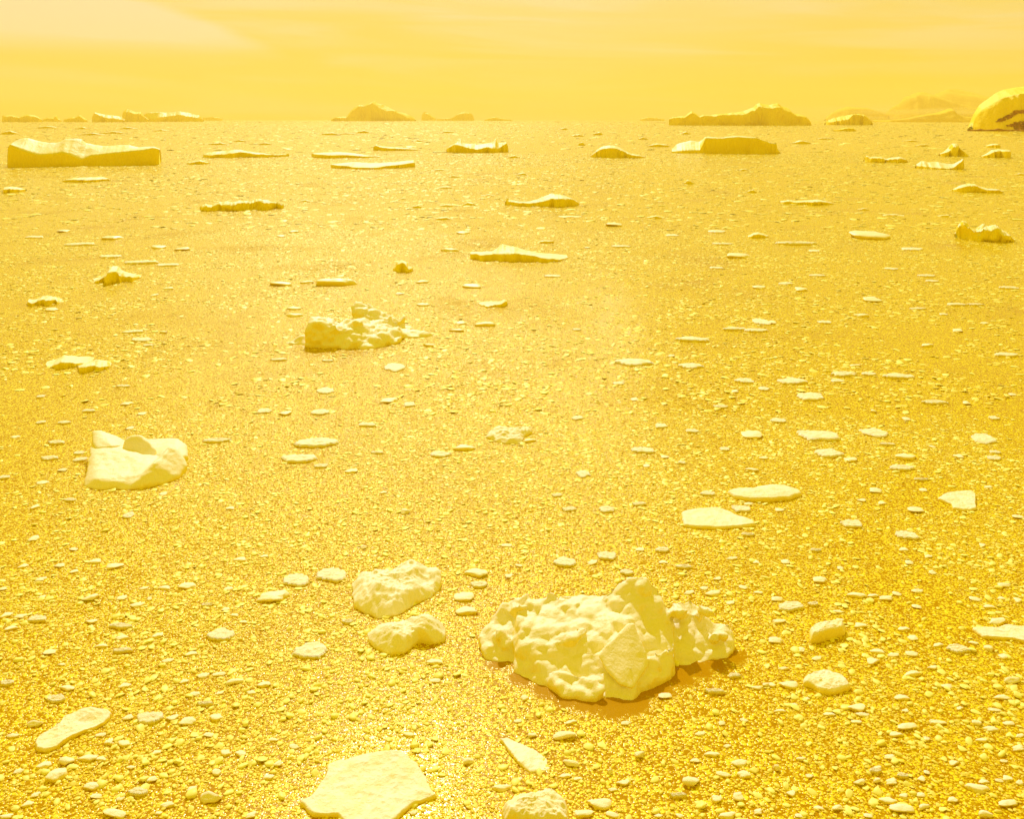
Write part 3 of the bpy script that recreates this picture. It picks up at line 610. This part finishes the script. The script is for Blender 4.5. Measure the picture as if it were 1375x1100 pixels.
# flat floes with traced outlines
def floe(pts, thick, label, seed, phrase=None, dome=0.0, rough=.012, tile=None, rim=.06, bumps=(), edge=.025, seg=130, rings=26, power=2.0):
    out = tile_pts(*tile, pts) if tile else [ground(x, y)[:2] for x, y in pts]
    o = disc_ice('ice_floe', out, thick, M_floe, dome=dome, rim=rim, rough=rough, seed=seed, bumps=bumps, edge=edge, seg=seg, rings=rings, power=power)
    tag(o, label, 'ice floe', 'flat floes')
    if phrase: landmark(o, phrase)
    return o
floe([(235, 725), (290, 690), (370, 590), (385, 525), (450, 500), (560, 478), (700, 465), (800, 478), (865, 520), (885, 560), (930, 610), (935, 660), (970, 690), (900, 715), (830, 745), (790, 785), (690, 860), (500, 850), (430, 795), (310, 797)], .055, 'large flat floe with a small raised hump near its far edge', 201, 'the large flat floe', rough=.014, tile=(344, 900), bumps=[(*ground(526, 1026)[:2], .42, .12), (*ground(520, 1032)[:2], .30, -.07), (*ground(475, 1032)[:2], .2, .04)], rim=.04, seg=220, rings=50)
floe([(190, 385), (250, 345), (320, 305), (345, 265), (440, 238), (500, 222), (580, 235), (605, 250), (560, 300), (470, 335), (380, 375), (300, 430), (240, 445), (192, 440)], .055, 'long leaf-shaped floe with a smooth dent at its far end', 202, 'the leaf-shaped floe', tile=(0, 900), bumps=[(*ground(123, 964)[:2], .5, .05), (*ground(122, 972)[:2], .30, -.07)], rim=.05, seg=170, rings=36)
floe([(905, 765), (940, 750), (1010, 740), (1100, 738), (1160, 755), (1220, 785), (1300, 808), (1310, 828), (1230, 838), (1100, 846), (1000, 842), (920, 832)], .07, 'flat pale oval floe pointed at one end beyond the jagged block', 203, 'the pointed oval floe', tile=(688, 500))
floe([(976, 664), (990, 660), (1010, 660), (1022, 657), (1035, 655), (1055, 656), (1074, 661), (1078, 666), (1060, 672), (1030, 675), (1000, 673), (985, 670)], .09, 'long flat floe with raised back lying beyond the pointed oval floe', 204, 'the long raised floe', dome=.06)
floe([(905, 690), (950, 660), (1010, 648), (1090, 645), (1115, 660), (1112, 710), (1118, 742), (1050, 750), (990, 742), (980, 715)], .06, 'pale shield-shaped floe near the edge of the white floes', 205, 'the shield-shaped floe', tile=(1032, 500))
floe([(-10, 730), (60, 712), (130, 712), (200, 700), (265, 720), (300, 760), (305, 850), (150, 880), (-40, 840), (-60, 770)], .14, 'thick rounded floe close by the large flat floe, cut by the lower edge', 206, tile=(688, 900), dome=.1, rim=.2, rough=.03)
floe([(1090, 585), (1150, 580), (1220, 582), (1270, 570), (1340, 575), (1420, 565), (1500, 600), (1440, 660), (1370, 658), (1310, 640), (1240, 640), (1150, 632)], .05, 'flat pale floe cut by the right edge of the picture', 207, tile=(1032, 700))
floe([(180, 70), (220, 45), (280, 22), (330, 25), (400, 45), (425, 80), (445, 105), (400, 122), (330, 138), (270, 125), (230, 100), (190, 90)], .08, 'thick white rough floe with melt-cut edge, brightest in its part of the brash', 208, 'the bright rough floe', tile=(1032, 900), dome=.04, rim=.12, rough=.016, seg=90)
floe([(218, 620), (240, 598), (320, 580), (400, 572), (418, 590), (412, 615), (340, 635), (260, 655), (225, 658)], .17, 'bar-shaped rounded ice log with shaded side', 209, 'the ice log', tile=(1032, 700), dome=.03, rim=.25, rough=.015)
floe([(1232, 355), (1260, 318), (1310, 305), (1380, 312), (1440, 320), (1480, 310), (1482, 330), (1440, 350), (1420, 385), (1340, 388), (1290, 375)], .09, 'white rough ice cake standing apart in the glare', 210, 'the rough ice cake', tile=(344, 500), dome=.10, rim=.3, rough=.04, seg=90)

wedge = block_ice('ice_wedge', [[(672, 992, 14.25), (680, 990, 14.3), (700, 1002, 14.1), (725, 1012, 13.95), (748, 1028, 13.75), (735, 1036, 13.6), (712, 1037, 13.55), (695, 1022, 13.75), (684, 1005, 14.1)],
                                [(700, 1004, 14.2), (718, 1012, 14.05), (742, 1024, 13.85), (715, 1030, 13.7), (712, 1014, 14.0)]], .022, M_near, .012, 5.0, 141, smooth_iter=2)
tag(wedge, 'slender white ice wedge tapering to a point between the large floe and the jagged block', 'ice wedge'); landmark(wedge, 'the slender ice wedge')

# ------------------------------------------------------------------ the many smaller pieces, each an object of its own
def proto_lumps(n, seed, **kw): return [facet_rock(seed + i, **kw) for i in range(n)]
def proto_mesh(name, cf, mat):
    me = bpy.data.meshes.new(name); me.from_pydata([tuple(c) for c in cf[0]], [], cf[1]); me.update()
    me.materials.append(mat); me.polygons.foreach_set('use_smooth', [True] * len(me.polygons)); return me
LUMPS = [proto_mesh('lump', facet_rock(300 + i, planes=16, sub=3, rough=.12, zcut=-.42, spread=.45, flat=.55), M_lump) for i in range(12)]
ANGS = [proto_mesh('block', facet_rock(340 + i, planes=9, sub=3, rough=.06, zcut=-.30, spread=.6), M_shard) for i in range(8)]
def flat_proto(seed):
    r = np.random.default_rng(seed); n = 11
    ang = np.linspace(0, 2 * math.pi, n, endpoint=False) + r.uniform(-.2, .2, n)
    rad = .5 * r.uniform(.68, 1.08, n)
    P = np.c_[np.cos(ang) * rad, np.sin(ang) * rad]
    o = disc_ice('tmpfloe', P, .5, M_floe, dome=.08, rim=.07, rough=.10, seed=seed, seg=48, rings=11, edge=.09)
    me = o.data; bpy.data.objects.remove(o)
    c = np.empty(len(me.vertices) * 3); me.vertices.foreach_get('co', c); c = c.reshape(-1, 3)
    c[:, :2] /= np.ptp(c[:, :2], axis=0); me.vertices.foreach_set('co', c.ravel()); me.update()
    return me
FLATS = [flat_proto(380 + i) for i in range(12)]

T = {
 (0, 900): [(35,75,75,30,'f'),(360,98,85,38,'l'),(300,160,105,50,'f'),(670,85,65,35,'l'),(990,62,48,30,'l'),(1090,32,60,38,'l'),(1175,25,70,26,'l'),(1260,62,90,42,'a'),(1050,128,55,32,'l'),(1180,125,40,25,'l'),(1100,188,90,22,'f'),(190,285,80,50,'a'),(690,252,58,46,'l'),(800,262,150,70,'f'),(925,258,70,40,'l'),(1010,275,100,55,'l'),(1160,255,75,55,'l'),(65,355,70,30,'l'),(590,385,45,50,'l'),(665,395,75,50,'l'),(355,490,75,60,'a'),(240,510,75,60,'l'),(470,475,100,50,'l'),(545,478,65,30,'l'),(100,545,60,32,'l'),(310,560,90,100,'l'),(500,622,85,58,'l'),(815,585,70,45,'l'),(740,662,110,48,'f'),(645,695,40,35,'l'),(515,680,60,36,'l'),(1135,680,115,85,'a'),(1165,548,48,50,'l'),(1210,445,60,50,'l'),(1290,450,65,45,'l'),(150,722,60,42,'l'),(900,725,75,45,'l'),(615,775,130,55,'l'),(850,770,38,28,'l'),(30,790,80,30,'l'),(190,672,50,36,'l'),(1030,640,50,42,'l'),(1350,780,60,45,'l'),(700,525,45,28,'l'),(840,445,55,30,'l'),(540,350,55,26,'l'),(1120,350,55,30,'l'),(1350,122,55,28,'l')],
 (344, 900): [(45,75,70,45,'l'),(205,412,55,36,'l'),(90,378,60,25,'l'),(120,500,50,48,'l'),(65,575,60,40,'l'),(960,58,60,28,'l'),(820,348,70,32,'l'),(1140,490,55,50,'a'),(1320,638,105,38,'l'),(845,770,40,35,'l')],
 (688, 900): [(65,150,45,40,'l'),(315,280,65,28,'l'),(280,350,125,60,'a'),(105,350,48,34,'a'),(610,285,55,30,'l'),(1125,287,45,28,'l'),(1010,345,60,30,'l'),(1085,122,110,18,'f'),(1195,35,70,25,'f'),(820,140,75,40,'l'),(1070,455,85,36,'l'),(685,455,55,55,'a'),(315,500,90,50,'a'),(525,540,25,70,'a'),(285,568,65,36,'l'),(350,585,55,30,'l'),(595,608,80,36,'l'),(960,600,95,70,'a'),(980,485,60,34,'l'),(1220,502,85,50,'l'),(1135,562,80,36,'l'),(1245,562,75,55,'l'),(1100,695,60,60,'l'),(890,682,95,26,'f'),(1215,680,60,60,'l'),(470,722,125,75,'l'),(380,772,110,55,'l'),(540,778,75,40,'l'),(1320,762,50,42,'l'),(785,785,50,30,'l'),(895,785,40,30,'l'),(1160,790,110,22,'l'),(30,275,40,25,'l'),(40,590,35,28,'l'),(1245,270,45,24,'l'),(1155,410,45,26,'l'),(540,645,55,26,'l'),(1310,98,60,22,'l'),(1365,80,40,34,'a')],
 (1032, 900): [(110,82,100,50,'l'),(15,80,50,36,'l'),(770,22,100,36,'l'),(1310,52,95,50,'a'),(955,90,65,34,'l'),(1250,146,90,38,'l'),(715,148,80,38,'l'),(475,205,110,50,'l'),(505,243,70,30,'l'),(325,238,65,32,'l'),(135,185,42,22,'l'),(205,155,35,22,'l'),(60,222,65,24,'l'),(1215,218,68,30,'l'),(910,285,90,36,'l'),(745,308,115,40,'l'),(685,350,80,34,'l'),(1120,285,55,44,'a'),(1195,318,80,40,'l'),(1290,288,60,28,'l'),(1145,380,75,24,'l'),(1350,355,50,24,'l'),(1340,420,75,40,'l'),(650,468,62,38,'l'),(175,480,50,28,'a'),(45,525,32,60,'a'),(995,502,65,34,'l'),(490,602,65,50,'a'),(580,595,42,40,'a'),(660,600,70,46,'l'),(720,575,65,28,'f'),(820,588,50,40,'l'),(640,702,100,52,'l'),(715,748,135,60,'l'),(835,735,70,40,'a'),(730,680,55,36,'l'),(815,672,48,32,'l'),(985,695,60,46,'l'),(1125,640,130,60,'l'),(1285,720,110,46,'l'),(1165,775,75,55,'a'),(1285,585,60,40,'l'),(1155,600,55,30,'l'),(1240,595,45,25,'l'),(1350,608,45,36,'l'),(370,742,60,40,'a'),(535,785,48,32,'l'),(165,785,48,30,'l'),(220,572,42,34,'l'),(120,665,55,42,'l'),(1025,205,38,30,'l'),(735,220,45,24,'l'),(585,525,45,24,'l'),(470,280,60,28,'l'),(575,550,70,26,'f'),(270,742,55,30,'l'),(850,552,32,30,'l'),(850,372,36,40,'l'),(1265,490,44,24,'l')],
 (0, 700): [(185,92,60,38,'l'),(510,215,68,36,'l'),(615,242,90,44,'l'),(325,235,60,34,'l'),(400,272,46,28,'l'),(125,242,46,30,'l'),(485,410,80,50,'a'),(1010,345,85,46,'l'),(885,358,66,30,'l'),(770,362,50,22,'l'),(655,412,50,32,'l'),(805,418,30,36,'l'),(735,452,70,32,'l'),(220,312,55,30,'l'),(850,612,56,42,'l'),(650,572,135,26,'f'),(655,628,75,32,'l'),(660,698,110,32,'f'),(1185,612,150,75,'f'),(1030,712,65,32,'l'),(900,752,60,30,'l'),(265,705,65,36,'l'),(60,578,70,30,'l'),(110,512,65,30,'l'),(35,505,60,36,'l'),(205,530,100,36,'f'),(1215,474,50,24,'l'),(1290,205,66,34,'l'),(545,672,70,26,'l'),(490,542,70,24,'l'),(15,362,48,28,'l'),(395,152,46,20,'l'),(1230,362,46,26,'l'),(1110,455,60,18,'f'),(1260,505,46,24,'l'),(1310,542,44,20,'l'),(225,408,42,20,'l'),(330,772,42,20,'l')],
 (344, 700): [(215,318,145,80,'f'),(405,290,170,85,'f'),(90,405,165,75,'l'),(290,695,190,95,'f'),(1180,278,125,58,'l'),(1195,345,95,36,'f'),(1115,405,110,58,'l'),(1130,480,115,55,'l'),(490,545,65,25,'f'),(960,755,90,42,'l'),(580,138,40,30,'a'),(1345,132,60,22,'l'),(1355,295,50,30,'l'),(45,188,40,26,'l')],
 (688, 700): [(280,222,125,58,'f'),(505,190,105,44,'f'),(430,222,50,36,'l'),(615,280,75,30,'f'),(685,152,48,24,'l'),(805,158,75,28,'f'),(1180,202,60,20,'l'),(1265,76,70,16,'f'),(810,220,46,24,'l'),(1080,390,90,34,'l'),(1030,362,42,28,'l'),(950,385,60,26,'l'),(1240,355,46,28,'l'),(1320,385,50,22,'l'),(1170,440,50,28,'l'),(1100,312,55,20,'l'),(35,240,50,20,'l'),(1310,220,36,26,'l'),(920,250,90,20,'f')],
 (1032, 700): [(445,18,115,42,'f'),(740,78,120,52,'f'),(725,152,50,30,'l'),(755,222,50,28,'l'),(855,188,48,22,'l'),(275,312,80,44,'l'),(470,400,100,36,'l'),(560,400,60,24,'l'),(630,415,80,32,'l'),(690,390,48,30,'l'),(800,378,66,28,'l'),(1265,347,85,26,'l'),(45,420,75,30,'l'),(120,462,145,52,'f'),(240,450,60,20,'f'),(375,488,60,24,'l'),(60,540,75,30,'l'),(385,535,46,28,'l'),(495,562,75,32,'l'),(725,578,65,32,'l'),(1230,540,100,40,'l'),(1110,418,60,34,'l'),(1185,460,60,24,'l'),(795,460,50,28,'l'),(35,640,85,42,'l'),(775,628,50,36,'l'),(910,665,60,28,'l'),(1015,690,125,54,'f'),(1100,655,50,24,'l'),(1185,685,46,44,'a'),(1260,728,48,40,'l'),(770,712,70,40,'l'),(585,700,75,36,'l'),(560,755,80,44,'l'),(670,720,60,30,'l'),(260,740,60,30,'l'),(175,690,50,38,'l'),(1340,425,46,34,'l'),(1250,415,40,24,'l'),(880,275,40,28,'l'),(1150,130,44,24,'l'),(90,218,44,30,'l'),(385,252,40,22,'l'),(880,790,66,20,'l'),(80,795,60,18,'l'),(255,160,60,16,'f')],
 (0, 500): [(220,132,44,16,'f'),(305,380,98,22,'f'),(265,466,98,24,'f'),(220,272,50,16,'f'),(345,274,70,16,'f'),(425,436,56,20,'f'),(430,472,70,24,'f'),(335,525,46,24,'a'),(225,595,60,28,'l'),(1165,372,150,16,'f'),(480,210,75,14,'f'),(660,78,75,12,'f'),(680,170,60,20,'l'),(375,690,70,18,'f'),(880,652,40,24,'l'),(1240,730,50,24,'l'),(25,568,60,20,'f'),(80,350,50,20,'l'),(700,300,46,20,'l'),(765,222,44,20,'l'),(690,770,60,36,'f'),(190,725,46,36,'l')],
 (344, 500): [(325,382,240,50,'f'),(225,468,200,44,'f'),(370,100,95,38,'f'),(712,152,90,34,'l'),(825,175,66,28,'f'),(155,222,70,24,'l'),(45,210,80,26,'f'),(345,216,100,32,'f'),(990,445,115,30,'f'),(1120,410,120,30,'l'),(345,508,75,18,'f'),(515,528,66,36,'l'),(685,645,36,26,'l'),(800,745,50,44,'a'),(650,435,70,14,'f'),(600,285,100,20,'f')],
 (688, 500): [(350,248,62,22,'f'),(800,290,66,26,'f'),(965,318,70,20,'f'),(700,422,130,34,'f'),(820,455,46,24,'l'),(720,502,36,22,'l'),(910,488,40,16,'f'),(1285,335,110,50,'l'),(1245,48,105,26,'f'),(1350,90,60,22,'f'),(1195,102,46,18,'l'),(1120,188,80,18,'f'),(1140,415,56,22,'f'),(1048,655,85,26,'f'),(305,740,80,24,'f'),(508,740,90,34,'f'),(680,712,80,18,'f'),(1230,738,100,36,'f'),(1270,708,56,20,'l'),(380,550,80,46,'f'),(570,62,66,18,'f'),(1285,525,70,20,'l'),(1350,462,56,20,'l'),(655,145,40,20,'l'),(240,665,60,18,'f'),(95,370,80,16,'l')],
 (1032, 500): [(125,48,160,40,'f'),(225,132,150,44,'f'),(405,12,140,24,'f'),(540,12,80,18,'f'),(695,25,170,26,'f'),(370,48,75,18,'f'),(50,262,90,26,'f'),(270,345,215,56,'f'),(570,328,140,56,'f'),(325,438,155,50,'f'),(440,470,75,30,'l'),(735,455,115,42,'l'),(720,518,140,28,'f'),(1155,358,125,62,'f'),(1020,452,60,28,'l'),(1215,432,56,18,'f'),(1215,465,80,24,'f'),(890,165,140,22,'f'),(1062,165,40,30,'a'),(1212,248,56,22,'f'),(565,208,30,28,'a'),(740,250,46,26,'l'),(575,635,75,34,'l'),(500,690,56,20,'l'),(790,740,85,38,'l'),(640,390,80,14,'f'),(820,580,80,12,'f'),(60,740,50,30,'l'),(830,632,40,22,'l'),(610,705,50,22,'l'),(1340,778,60,24,'l'),(1180,618,50,18,'l'),(1310,120,46,16,'l'),(880,400,36,24,'l')],
 (0, 300): [(190,75,100,10,'f'),(430,115,160,12,'f'),(590,180,120,12,'f'),(760,212,190,16,'f'),(900,226,120,12,'f'),(760,628,120,22,'f'),(715,585,110,14,'f'),(880,582,36,26,'a'),(800,658,66,10,'f'),(280,462,66,22,'l'),(845,130,85,14,'l'),(985,138,85,18,'l'),(340,42,60,12,'l'),(610,80,100,16,'l'),(905,350,56,14,'l'),(830,385,40,12,'l')],
 (344, 300): [(130,330,120,15,'l'),(275,316,70,16,'l'),(435,325,215,20,'l'),(205,45,60,14,'l'),(135,68,50,12,'l'),(1165,342,110,15,'l'),(895,316,70,14,'l'),(205,497,95,16,'l'),(200,460,75,12,'l'),(1100,535,60,22,'l'),(1230,545,110,20,'l'),(1075,577,85,12,'l'),(895,440,70,12,'l'),(930,657,80,12,'l'),(770,378,46,20,'l'),(745,775,115,50,'f'),(385,740,60,10,'f'),(120,735,90,12,'f'),(1110,52,70,12,'l'),(1040,148,100,10,'l')],
 (688, 300): [(965,627,185,22,'f'),(655,752,215,38,'f'),(960,770,140,30,'f'),(855,712,38,22,'a'),(1335,528,90,40,'f'),(1190,570,130,14,'f'),(1310,578,130,16,'f'),(215,285,90,12,'f'),(1095,240,70,10,'f'),(1215,175,120,26,'l'),(1330,68,90,16,'l'),(545,10,90,12,'l'),(180,102,85,10,'l'),(1325,345,70,16,'l'),(1100,45,100,12,'f'),(585,126,110,8,'f'),(860,65,70,10,'f'),(1130,113,110,8,'f'),(400,130,34,12,'l'),(345,572,50,12,'f')],
 (1032, 300): [(175,355,75,24,'l'),(555,410,100,28,'l'),(300,533,75,14,'f'),(15,532,60,30,'l'),(545,70,200,36,'l'),(1280,710,130,20,'f'),(1015,575,60,22,'l'),(1160,538,50,12,'l'),(850,283,90,12,'f'),(260,282,90,10,'f'),(775,140,120,14,'f'),(500,497,80,14,'l'),(850,655,70,18,'l'),(800,460,90,12,'f'),(1010,438,110,12,'f'),(1110,438,90,10,'f'),(465,765,60,14,'l'),(660,245,70,10,'f'),(90,325,80,12,'f'),(880,312,70,10,'f'),(1290,348,100,12,'f'),(940,490,46,10,'f'),(245,148,60,12,'f'),(150,112,220,10,'f')],
}
LANDXY = np.array([(x, y) for _, x, y in LAND])
KIND = {'f': ('ice_floe', 'flat ice floe', 'ice floe', FLATS), 'l': ('ice_lump', 'rounded ice lump', 'ice lump', LUMPS), 'a': ('ice_shard', 'angular ice shard', 'ice shard', ANGS)}
FOOT = []; CLASS = {}
r2 = random.Random(11)
for (tx, ty), items in T.items():
    for (X, Y, Wd, Ht, kd) in items:
        px, py, wp, hp = tx + X / 4, ty + Y / 4, Wd / 4, Ht / 4
        if kd == 'f': hfrac, dfrac = 0.12, 0.85
        elif kd == 'l': hfrac, dfrac = 0.30, 0.74
        else: hfrac, dfrac = 0.45, 0.58
        yb = py + hp / 2 - hp * dfrac / 2                     # centre of its footprint on the water
        d = depth_of(yb); s = d / F
        wm = wp * s; dm = hp * dfrac * d * d / (H * F)
        if kd == 'f': dm = min(max(dm, .3 * wm), 1.6 * wm); hm = min(.03 + .04 * wm, .25)
        else:
            dm = min(max(dm, .4 * wm), 1.1 * wm); hm = min(max(hp * hfrac * s, .16 * wm), .9 * wm)
        name, phrase, cat, protos = KIND[kd]
        o = bpy.data.objects.new(name, r2.choice(protos)); COL.objects.link(o)
        gx = (px - CX) * d / F
        if kd == 'f':
            o.scale = (wm, dm, hm * 2); rz = r2.choice((0, math.pi)) + r2.uniform(-.12, .12)
        else:
            o.scale = (wm * 1.04, dm, hm / (.58 if kd == 'l' else .7)); rz = r2.choice((0, math.pi)) + r2.uniform(-.25, .25)
        o.location = (gx, d, 0); o.rotation_euler = (0, 0, rz)
        k = int(np.argmin(np.hypot(LANDXY[:, 0] - gx, (LANDXY[:, 1] - d))))
        side = ('beyond ' if d > LANDXY[k, 1] + 1.0 else 'in front of ' if d < LANDXY[k, 1] - 1.0 else 'beside ')
        low = 'long low ' if wp > hp * 5 else ''
        CLASS.setdefault((low + phrase, side + LAND[k][0], cat), []).append((wm * dm, o))
        FOOT.append((gx, d, wm / 2, dm / 2))

ORD = ['largest', 'second largest', 'third largest', 'fourth largest', 'fifth largest', 'sixth largest', 'seventh largest', 'eighth largest']
for (what, where, cat), lst in CLASS.items():
    lst.sort(key=lambda q: -q[0])
    for k, (_, o) in enumerate(lst):
        if len(lst) == 1: lab = f'{what} {where}'
        elif k < len(ORD): lab = f'{ORD[k]} {what} {where}'
        else: lab = f'one of the smallest {what}s {where}'
        tag(o, lab, cat, f'{what}s {where}')
# ------------------------------------------------------------------ brash ice: the uncountable rubble between the pieces
pc = bpy.data.collections.new('brash_shapes')
NPROTO = 10
for i in range(NPROTO):
    cf = facet_rock(900 + i, planes=9, sub=2, rough=.10, zcut=-.36, spread=.6, flat=.75)
    po = bpy.data.objects.new('brash_shape', proto_mesh('brash_shape', cf, M_brash)); pc.objects.link(po)

def zone(n_target, d0, d1, s0, s1, alpha, keep=0.5):
    u = rng.random(n_target)
    d = np.sqrt(d0 * d0 + u * (d1 * d1 - d0 * d0))
    x = (rng.random(n_target) * 2 - 1) * d * 0.66
    v = rng.random(n_target)
    s = (s0 ** (1 - alpha) + v * (s1 ** (1 - alpha) - s0 ** (1 - alpha))) ** (1 / (1 - alpha))
    dens = 0.5 + 0.75 * fbm(np.c_[x / 3.0, d / 3.0, np.zeros(n_target)], 77, 3) * 0.9 + 0.35 * fbm(np.c_[x / 14.0, d / 14.0, np.zeros(n_target)], 78, 2)
    ok = rng.random(n_target) < np.clip(dens + keep - 0.35, 0.12, 1)
    return np.c_[x, d, s][ok]
Z = np.concatenate([
    zone(250000, 12.0, 30, .024, .19, 3.2),
    zone(150000, 30, 80, .07, .36, 3.0),
    zone(90000, 80, 260, .22, 1.1, 2.8),
    zone(50000, 260, 1500, .8, 4.5, 2.6),
    zone(9000, 1500, 5000, 4, 14, 2.6)])
px_, dy_, sz_ = Z[:, 0], Z[:, 1], Z[:, 2]
keep = np.ones(len(Z), bool)
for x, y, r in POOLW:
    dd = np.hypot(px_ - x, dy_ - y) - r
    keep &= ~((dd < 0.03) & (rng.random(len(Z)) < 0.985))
gap = ground(700, 985)
gd = np.hypot((px_ - gap[0]) / 1.5, (dy_ - gap[1]) / .8)
keep &= ~((gd < 1) & (rng.random(len(Z)) < .55 * (1 - gd * .6)))
near = dy_ < 60
for (fx, fy, a, b) in FOOT:
    if fy > 60: continue
    keep &= ~(near & (((px_ - fx) / (a * .95)) ** 2 + ((dy_ - fy) / (b * .95)) ** 2 < 1))
Z = Z[keep]; n = len(Z)
me = bpy.data.meshes.new('brash_ice')
me.vertices.add(n)
loc = np.c_[Z[:, 0], Z[:, 1], np.zeros(n)]
me.vertices.foreach_set('co', loc.ravel())
asp = rng.uniform(.6, 1.0, n)
hgt = rng.uniform(.20, .50, n) * np.interp(np.log10(Z[:, 1]), [1.15, 1.3, 1.5, 1.9, 3.0], [1.0, .8, .5, .28, .2])
scl = np.c_[Z[:, 2], Z[:, 2] * asp, Z[:, 2] * hgt]
tilt = np.interp(np.log10(Z[:, 1]), [1.3, 2.0], [.15, .05])
rot = np.c_[rng.normal(0, 1, n) * tilt, rng.normal(0, 1, n) * tilt, rng.random(n) * 6.283]
big = np.clip(np.log(Z[:, 2] / np.array([.03, .08, .22, .8, 4])[np.digitize(Z[:, 1], [30, 80, 260, 1500])]) / 1.6, 0, 1)
tone = np.clip(rng.beta(1.2, 2.2, n) * 0.5 + big ** 1.7 * 0.75, 0, 1)
for nm, typ, arr, key in (('scl', 'FLOAT_VECTOR', scl, 'vector'), ('rot', 'FLOAT_VECTOR', rot, 'vector'), ('tone', 'FLOAT', tone, 'value')):
    a = me.attributes.new(nm, typ, 'POINT'); a.data.foreach_set(key, np.ascontiguousarray(arr, dtype=np.float32).ravel())
a = me.attributes.new('pick', 'INT', 'POINT'); a.data.foreach_set('value', rng.integers(0, NPROTO, n).astype(np.int32))
me.update()
brash = bpy.data.objects.new('brash_ice', me); COL.objects.link(brash)
tag(brash, 'dense yellow brash ice rubble floating everywhere between the larger pieces', 'brash ice', kind='stuff')
gt = bpy.data.node_groups.new('scatter_brash', 'GeometryNodeTree')
gt.interface.new_socket('Geometry', in_out='INPUT', socket_type='NodeSocketGeometry')
gt.interface.new_socket('Geometry', in_out='OUTPUT', socket_type='NodeSocketGeometry')
g = NT(gt)
gi, go = g.new('NodeGroupInput'), g.new('NodeGroupOutput')
ci = g.new('GeometryNodeCollectionInfo'); ci.inputs['Collection'].default_value = pc; ci.inputs['Separate Children'].default_value = True; ci.inputs['Reset Children'].default_value = True
ip = g.new('GeometryNodeInstanceOnPoints'); ip.inputs['Pick Instance'].default_value = True
def attr(nm, typ):
    a_n = g.new('GeometryNodeInputNamedAttribute', data_type=typ); a_n.inputs['Name'].default_value = nm; return a_n.outputs[0]
g.link(gi.outputs[0], ip.inputs['Points']); g.link(ci.outputs[0], ip.inputs['Instance'])
g.link(attr('pick', 'INT'), ip.inputs['Instance Index']); g.link(attr('rot', 'FLOAT_VECTOR'), ip.inputs['Rotation']); g.link(attr('scl', 'FLOAT_VECTOR'), ip.inputs['Scale'])
g.link(ip.outputs[0], go.inputs[0])
mod = brash.modifiers.new('scatter', 'NODES'); mod.node_group = gt
print('brash pieces', n)
